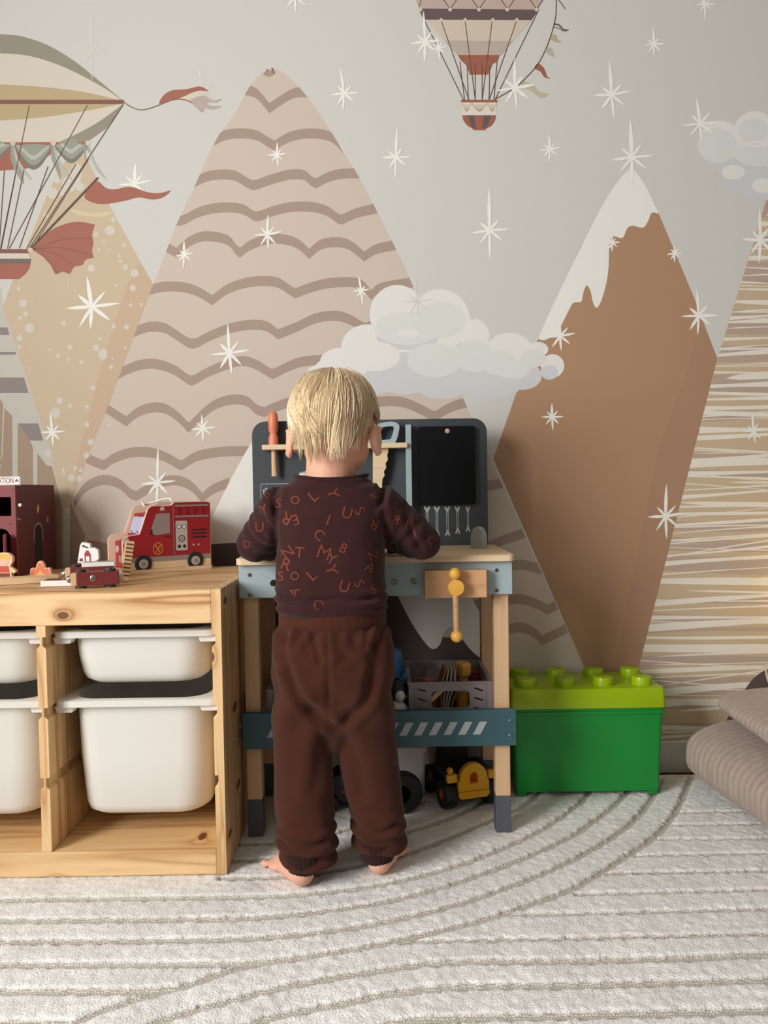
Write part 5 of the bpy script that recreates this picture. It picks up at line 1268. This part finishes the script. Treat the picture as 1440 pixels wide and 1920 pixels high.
# ================================================================== GREEN BRICK BOX
gb0, gb1 = onY(957, 1480, 1.72).x, onY(1249, 1330, 1.715).x
GY0, GY1 = 1.712, 1.876
gbx = thing('brick_storage_box', 'green toy storage box with lime lid and round studs', 'storage box', ((gb0 + gb1) / 2, (GY0 + GY1) / 2, 0))
m_green = mat('green_plastic', (22, 138, 52), .35, spec=.4); m_lime = mat('lime_plastic', (150, 178, 8), .3, spec=.45)
gb0 += .001; bw = .0
def gring(ix, iy, z, r=.008): return [(u, v, z) for u, v in rrect(gb0 + ix, gb1 - ix, GY0 + iy, GY1 - iy, r, 4)]
obj('tub', MB().loft([gring(.013, .012, .012), gring(.012, .011, .02), gring(.006, .005, .190), gring(.002, .001, .1905), gring(.002, .001, .1965), gring(.005, .004, .197), gring(.005, .004, .204)]), m_green, gbx, sm=35)
for xx in (gb0 + .016, gb1 - .016 - .022):
    for yy in (GY0 + .016, GY1 - .016 - .02): obj('foot', MB().box(xx, xx + .022, yy, yy + .02, .0003, .0135), m_green, gbx, bevel=.003)
lid = obj('lid', MB().loft([gring(.001, .000, .2042), gring(.0005, -.0005, .210), gring(.002, .001, .243), gring(.004, .003, .2475), gring(.008, .007, .2485)]), m_lime, gbx, sm=35)
s0 = (gb0 + gb1) / 2 - 1.5 * .0885
for i in range(4):
    for yy in (GY0 + .040, GY0 + .123):
        obj('stud', MB().lathe([(.0235, .2482), (.0232, .264), (.0222, .2665), (.0205, .2675), (0, .2675)], (s0 + i * .0885, yy, 0), 30), m_lime, lid, sm=35)

# ================================================================== CORDUROY CUSHIONS
m_cord = mat('corduroy', (158, 142, 131), .75, sheen=.12, var=.22, vscale=60, bump=.15, bscale=500, stretch=(1, 1, .35))
def cushion(label, x0, x1, z0, z1, y0, y1, rib, n=64, droop=0.0, pw=3.4):
    t = thing('corduroy_cushion', label, 'cushion', (0, 0, 0), group='corduroy cushions at the right')
    rings = []; cx, cz = (x0 + x1) / 2, (z0 + z1) / 2; a_, c_ = (x1 - x0) / 2, (z1 - z0) / 2
    ln = y1 - y0; steps = int(ln / rib * 12)
    for k in range(steps + 1):
        y = y0 + ln * k / steps; e = min(1, max(0, (y1 - y) / .045)); e2 = min(1, max(0, (y - y0) / .045))
        sc = math.sqrt(max(.0004, 1 - (1 - e) ** 2)) * math.sqrt(max(.0004, 1 - (1 - e2) ** 2))
        sc = .35 + .65 * sc if sc > .03 else .3
        rb = 1.0 + (.0085 / c_) * (abs(math.sin(math.pi * (y - y0) / rib)) ** .6 - .7)
        rb += .012 * noise.noise(Vector((y * 5, cx * 7, 3)))
        r_ = []
        for i in range(n):
            th = 2 * math.pi * i / n; c, s = math.cos(th), math.sin(th)
            u = abs(c) ** (2 / pw) * (1 if c > 0 else -1); v = abs(s) ** (2 / pw) * (1 if s > 0 else -1)
            aa = a_ - (1 - sc) * c_; xx = cx + u * aa * (1 + (rb - 1) * c_ / a_); zz = cz + v * c_ * sc * rb
            w_ = .0045 * noise.noise(Vector((xx * 9, y * 11, zz * 9)))
            yy = y + .010 * math.sin(xx * 14) * 0.5 + .012 * v * v * .3
            if v < 0: zz = max(zz, z0)
            r_.append((xx + w_, yy, zz + (w_ if v > 0 else 0)))
        rings.append(r_)
    return t, rings
def put(t, rings, name='cover'):
    o = obj(name, MB().loft(rings), m_cord, t, local=True, sm=60); return o
t1, r1 = cushion('large taupe corduroy cushion lying on the rug at the right edge', 0, .62, .001, .158, -.95, 0, .0205, pw=3.0)
t1.location = (.690, 1.80, 0); t1.rotation_euler = (0, 0, math.radians(4.5)); put(t1, r1)
t2, r2 = cushion('smaller taupe corduroy cushion stacked on top of the other', 0, .50, .001, .076, -.80, 0, .0195, pw=2.6)
t2.location = (.765, 1.785, .162); t2.rotation_euler = (0, 0, math.radians(-3.5)); put(t2, r2)

# ================================================================== CRATES ON THE LOWER SHELF
m_crate = mat('crate_grey', (142, 134, 136), .5)
def crate(label, x0, x1, y0, y1, z0, z1):
    t = thing('folding_crate', label, 'crate', ((x0 + x1) / 2, (y0 + y1) / 2, z0), group='grey folding crates under the bench')
    th = .006; H_ = z1 - z0; cxx = (x0 + x1) / 2; Wd = x1 - x0
    hs = [rrect(cxx - .039, cxx + .039, z0 + H_ * .52, z0 + H_ * .86, .008, 4)]
    def slots(c0, sg, wid=.018):
        out = []
        for k in range(4):
            zc_ = z0 + H_ * (.88 - .19 * k); out.append([(c0 - wid / 2, zc_ - .0015 - sg * -.003), (c0 + wid / 2, zc_ - .0015 + sg * -.003), (c0 + wid / 2, zc_ + .002 + sg * -.003), (c0 - wid / 2, zc_ + .002 - sg * -.003)])
        return out
    for (ya, nm) in ((y0, 'front_wall'), (y1 - th, 'back_wall')):
        obj(nm, MB().prism([(x0, z0), (x1, z0), (x1, z1), (x0, z1)], lambda u, v, q: (u, q, v), ya, ya + th, holes=hs + slots(cxx - Wd * .34, 1) + slots(cxx + Wd * .34, 1)), m_crate, t, bevel=.0006)
    for xa in (x0, x1 - th):
        hh = []
        for k in range(5):
            for j in range(3):
                yc = y0 + .03 + k * (y1 - y0 - .06) / 4; zc_ = z0 + H_ * (.8 - .24 * j); hh.append([(yc - .012, zc_ - .005), (yc + .012, zc_ + .001), (yc + .012, zc_ + .005), (yc - .012, zc_ - .001)])
        obj('side_wall', MB().prism([(y0 + th + .0002, z0), (y1 - th - .0002, z0), (y1 - th - .0002, z1), (y0 + th + .0002, z1)], lambda u, v, q: (q, u, v), xa, xa + th, holes=hh), m_crate, t)
    obj('base', MB().box(x0 + th, x1 - th, y0 + th, y1 - th, z0, z0 + .004), m_crate, t)
    obj('rim', MB().prism([(x0 - .002, y0 - .002), (x1 + .002, y0 - .002), (x1 + .002, y1 + .002), (x0 - .002, y1 + .002)], lambda u, v, q: (u, v, q), z1 + .0001, z1 + .004, holes=[[(x0 + th, y0 + th), (x1 - th, y0 + th), (x1 - th, y1 - th), (x0 + th, y1 - th)]]), m_crate, t)
    for xa in (x0 + .012, x1 - .013): obj('hinge_line', MB().box(xa, xa + .0008, y0 - .0004, y0 + .0002, z0, z1), mat('crate_seam', (92, 86, 88), .6), t)
    return t
ZL = .1943
cx0_, cx1_ = onY(766, 1300, 1.575).x, onY(923, 1300, 1.575).x
crate('grey folding crate full of toys on the lower bench shelf', cx0_, cx1_, 1.573, 1.775, ZL, .300)
crate('grey folding crate behind the left bench leg', -.247, -.085, 1.573, 1.775, ZL, .290)
# things in the crate
m_felt = mat('brown_felt', (150, 112, 72), .9, var=.15, vscale=60); m_page = mat('page', (206, 200, 190), .8)
bk = thing('felt_book', 'open soft brown book sticking out of the grey crate', 'book', (.13, 1.64, ZL + .004))
for k, (dx, m) in enumerate(((-.012, m_felt), (-.006, m_page), (0, m_page), (.006, m_page), (.014, m_felt))):
    pts = spline([(-.010 + dx * .4, 0), (-.006 + dx, .05), (.002 + dx * 1.6, .085), (.006 + dx * 1.2, .118)], 5)
    n = len(pts); th = .004 if m is m_felt else .0025
    obj('page' if m is m_page else 'cover', MB().prism(pts + [(u + th, v) for u, v in pts[::-1]], lambda u, v, q: (.132 + u, q, ZL + .0042 + v), 1.62 + .004 * k, 1.685 - .003 * k), m, bk)
wb = thing('wooden_slat_toy', 'tilted brown slotted wood piece in the grey crate', 'toy', (.070, 1.598, ZL + .004), 0)
R_ = Matrix.Rotation(math.radians(-42), 4, 'Y')
def tb_(mb): mb.v = [tuple(R_ @ Vector(p)) for p in mb.v]; return mb
ws_ = obj('slat', tb_(MB().box(.002, .10, -.016, .016, .030, .040)), m_birchz, wb, local=True, bevel=.001)
for k in range(3): obj('slot_mark', tb_(MB().box(.05 + k * .015, .055 + k * .015, -.0165, .0165, .0398, .0403)), m_hole, ws_, local=True)
pk = thing('pink_block', 'small pink block lying in the grey crate', 'block', (.092, 1.665, ZL + .004), math.radians(30))
obj('block', MB().box(-.014, .014, -.014, .014, .0003, .092), mat('pink_paint', (206, 120, 104), .6), pk, local=True, bevel=.002)
yb = thing('yellow_block', 'yellow faceted block on top of the toys in the crate', 'block', (.168, 1.70, ZL + .004), 0)
obj('block', MB().lathe([(0, .0003), (.014, .0003), (.014, .085), (.020, .090), (.020, .112), (.014, .118), (0, .118)], (0, 0, 0), 8), m_yellow, yb, local=True, bevel=.001)
rb_ = thing('dark_red_box', 'dark red box at the back of the grey crate', 'box', (.188, 1.735, ZL + .004), 0)
obj('box', MB().box(-.022, .022, -.02, .02, .0003, .085), m_redd, rb_, local=True, bevel=.002)
obj('box_lid', MB().box(-.023, .023, -.021, .021, .0855, .092), m_redd, rb_, local=True, bevel=.002)

# blue toy beside the crate
m_blue = mat('toy_blue', (26, 104, 156), .4); m_bk = mat('toy_black', (20, 22, 28), .4)
bt = thing('blue_toy', 'blue and black toy with white belly beside the grey crate', 'toy', (.015, 1.60, ZL))
BXc = .012
obj('body', MB().lathe([(0, .0003), (.030, .0003), (.036, .012), (.036, .045), (.030, .066), (.024, .072), (.030, .080), (.032, .095), (.026, .110), (.012, .119), (0, .120)], (BXc, 1.615, ZL), 24), m_blue, bt, sm=40)
obj('face', MB().ball((BXc + .008, 1.590, ZL + .092), (.024, .012, .024)), m_bk, bt, sm=60)
obj('cheek', MB().ball((BXc + .015, 1.582, ZL + .080), (.011, .008, .013)), m_whitep, bt, sm=60)
obj('belly', MB().ball((BXc + .008, 1.588, ZL + .040), (.027, .014, .030)), m_whitep, bt, sm=60)
obj('ear', MB().ball((BXc + .024, 1.61, ZL + .112), (.009, .006, .010)), m_blue, bt, sm=60)
obj('ear', MB().ball((BXc - .024, 1.61, ZL + .112), (.009, .006, .010)), m_blue, bt, sm=60)
obj('foot', MB().ball((BXc + .024, 1.59, ZL + .008), (.016, .014, .0075)), m_blue, bt, sm=60)
b2 = thing('blue_toy', 'tall blue toy standing behind the blue and black one', 'toy', (.012, 1.70, ZL))
obj('body', MB().lathe([(0, .0003), (.024, .0003), (.026, .03), (.022, .10), (.024, .13), (.018, .152), (0, .158)], (.015, 1.70, ZL), 20), m_blue, b2, sm=40)
obj('base_ring', MB().lathe([(.0245, .002), (.028, .003), (.028, .010), (.0255, .012)], (.015, 1.70, ZL), 20), m_bk, b2, sm=40)

# yellow digger under the shelf
m_dy = mat('digger_yellow', (232, 168, 20), .35); m_dk = mat('digger_black', (24, 23, 24), .5); m_or = mat('digger_orange', (214, 92, 30), .4)
DX, DYy = onZ(870, 1500, 0).x, 1.715
dig = thing('toy_digger', 'yellow toy dump truck with black wheels under the bench', 'toy truck', (DX, DYy, 0), math.radians(16))
obj('chassis', MB().box(-.034, .034, -.05, .10, .030, .046), m_dk, dig, local=True, bevel=.004)
arcb = [(-.036, .044), (.036, .044), (.036, .062)] + [(.032 * math.cos(math.pi * k / 12), .070 + .034 * math.sin(math.pi * k / 12)) for k in range(13)] + [(-.036, .062)]
hole = [(-.009, .060), (.009, .060), (.009, .074)] + [(.009 * math.cos(math.pi * k / 8), .074 + .010 * math.sin(math.pi * k / 8)) for k in range(1, 8)] + [(-.009, .074)]
obj('tailgate', MB().prism(arcb, lambda u, v, t: (u, t, v), -.060, -.046, holes=[hole]), m_dy, dig, local=True, bevel=.0015)
obj('tailgate_recess', MB().box(-.012, .012, -.0455, -.044, .056, .088), m_or, dig, local=True)
obj('bumper', MB().prism([(-.030, .028), (.030, .028), (.036, .034), (.036, .0435), (-.036, .0435), (-.036, .034)], lambda u, v, t: (u, t, v), -.062, -.045), m_dy, dig, local=True, bevel=.001)
obj('dump_bed', MB().box(-.055, .055, -.0435, .05, .062, .078), m_dk, dig, local=True, bevel=.003)
obj('cab', MB().prism([(.055, .048), (.098, .048), (.098, .080), (.082, .108), (.055, .108)], lambda u, v, t: (t, u, v), -.034, .034), m_dk, dig, local=True, bevel=.003)
obj('wing', MB().box(.0365, .060, -.056, -.044, .064, .082), m_dy, dig, local=True, bevel=.002)
obj('wing', MB().box(-.060, -.0365, -.056, -.044, .064, .082), m_dy, dig, local=True, bevel=.002)
obj('light', MB().ball((-.052, -.050, .090), .0075), m_dy, dig, local=True, sm=60)
for x, sgn in ((-.052, -1), (.052, 1)):
    for y in (-.028, .07):
        wl = obj('wheel', MB().lathe([(.014, sgn * -.016), (.029, sgn * -.016), (.031, sgn * -.012), (.031, sgn * .010), (.028, sgn * .014), (.016, sgn * .014), (.014, sgn * .010)], (x, y, .0315), 24, axis='X'), m_dk, dig, local=True, sm=35)
        obj('hub', MB().lathe([(.0, sgn * .013), (.010, sgn * .013), (.0145, sgn * .009), (.0145, 0), (0, 0)], (x, y, .0315), 18, axis='X'), m_or, wl, local=True, sm=40)
# other things in the dark under the bench
gx_ = thing('plastic_tub', 'pale grey plastic tub in the shade under the bench', 'tub', (.054, 1.765, 0))
def tring(i, z): return [(u, v, z) for u, v in rrect(.022 + i, .086 - i, 1.735 + i, 1.79 - i, .008, 4)]
obj('tub', MB().loft([tring(.006, .0003), tring(.002, .01), tring(0, .105)]), mat('tub_grey', (190, 186, 184), .5), gx_, sm=40)
obj('tub_lid', MB().loft([tring(-.004, .1052), tring(-.004, .114), tring(0, .117)]), mat('tub_grey', (190, 186, 184), .5), gx_, sm=40)
cr = thing('toy_car', 'black toy car between the legs of the child', 'toy car', (-.085, 1.70, 0), math.radians(5))
obj('body', MB().prism(spline([(-.075, .020), (-.078, .045), (-.05, .052), (-.03, .078), (.03, .080), (.05, .054), (.076, .048), (.076, .020)], 4), lambda u, v, t: (u, t, v), -.032, .032), m_dk, cr, local=True, bevel=.003)
obj('window', MB().box(-.026, .026, -.0326, .0326, .056, .074), mat('car_glass', (52, 58, 66), .1), cr, local=True, bevel=.002)
obj('tail_light', MB().box(-.02, .01, -.0332, -.0318, .040, .045), m_red, cr, local=True)
for x in (-.046, .046):
    for y in (-.034, .034): obj('wheel', MB().lathe([(0, -.008), (.018, -.008), (.0195, -.005), (.0195, .005), (.018, .008), (0, .008)], (x, y, .0198), 22, axis='Y'), m_bk, cr, local=True)
tt = thing('toy_tractor_wheel', 'black toy wheel standing behind the right trouser leg', 'toy wheel', (.035, 1.66, 0))
obj('tyre', MB().lathe([(.018, -.014), (.040, -.014), (.044, -.010), (.044, .010), (.040, .014), (.018, .014), (.018, -.014)], (.030, 1.655, .0443), 28, axis='Y'), m_bk, tt, sm=35)
obj('hub', MB().lathe([(0, -.010), (.0178, -.010), (.0178, .010), (0, .010)], (.030, 1.655, .0443), 20, axis='Y'), m_dk, tt)

# ================================================================== THINGS ON THE BENCH TOP
m_silver = mat('toy_silver', (196, 200, 206), .25, .7)
dr = thing('toy_drill', 'black and silver toy drill held in the right hand of the child', 'toy drill', (.0, 1.63, ZT))
dx, dy = -.002, 1.612
obj('motor', MB().tube([(dx + .035, dy - .012, ZT + .052), (dx + .01, dy, ZT + .050), (dx - .03, dy + .02, ZT + .050)], [.013, .017, .016], 18), m_bk, dr, sm=50)
obj('handle', MB().tube([(dx + .012, dy, ZT + .040), (dx + .018, dy - .004, ZT + .014), (dx + .020, dy - .006, ZT + .0004)], [.012, .0115, .014], 16), m_bk, dr, sm=50)
obj('chuck', MB().tube([(dx - .028, dy + .019, ZT + .050), (dx - .045, dy + .028, ZT + .050), (dx - .055, dy + .033, ZT + .050)], [.013, .011, .006], 16), m_silver, dr, sm=50)
obj('side_plate', MB().ball((dx + .024, dy - .018, ZT + .050), (.012, .006, .010)), m_silver, dr, sm=60)
ht_ = thing('toy_hammer', 'orange-topped toy peg standing on the bench behind the left arm', 'toy peg', (onY(517, 1020, 1.70).x, 1.70, ZT))
hxx = onY(517, 1020, 1.70).x
obj('shaft', MB().lathe([(0, .0003), (.006, .0003), (.006, .055), (0, .055)], (hxx + .008, 1.70, ZT), 14), m_leg, ht_)
obj('collar', MB().lathe([(0, .0003), (.011, .0003), (.011, .016), (.007, .018), (0, .018)], (hxx + .008, 1.70, ZT), 16), MATS['orange_paint'], ht_, sm=40)
tc_ = thing('silver_cup', 'silver toy clamp lying in front of the tool board left of the neck', 'toy clamp', (onY(570, 892, 1.72).x, 1.74, ZT))
p = onY(572, 892, 1.74)
obj('post', MB().cyl((p.x, 1.74, ZT + .0003), (p.x, 1.74, p.z - .008), .008), m_bk, tc_)
obj('head', MB().tube([(p.x - .012, 1.74, p.z), (p.x + .004, 1.74, p.z + .002), (p.x + .03, 1.74, p.z)], [.008, .0105, .009], 14), m_silver, tc_, sm=50)

# ================================================================== SMALL WARM LAMP just outside the right edge of the photo (its glow shows on the wall)
lmp = thing('wall_lamp', 'small warm globe lamp on the wall right of the cushions', 'lamp', (1.10, 1.86, .46))
obj('wall_plate', MB().lathe([(0, 0), (.032, 0), (.032, -.008), (.026, -.012), (0, -.012)], (1.10, YW - .0008, .46), 24, axis='Y'), m_whitep, lmp, sm=40)
obj('arm', MB().cyl((1.10, YW - .012, .46), (1.10, YW - .046, .46), .006), m_silver, lmp)
m_globe = bpy.data.materials.new('lamp_globe'); m_globe.use_nodes = True
_b = m_globe.node_tree.nodes['Principled BSDF']; _b.inputs['Base Color'].default_value = lin((250, 236, 200)); _b.inputs['Emission Color'].default_value = lin((255, 208, 96)); _b.inputs['Emission Strength'].default_value = 7.0
obj('globe', MB().ball((1.10, YW - .085, .46), .042, 24, 16), m_globe, lmp, sm=60)
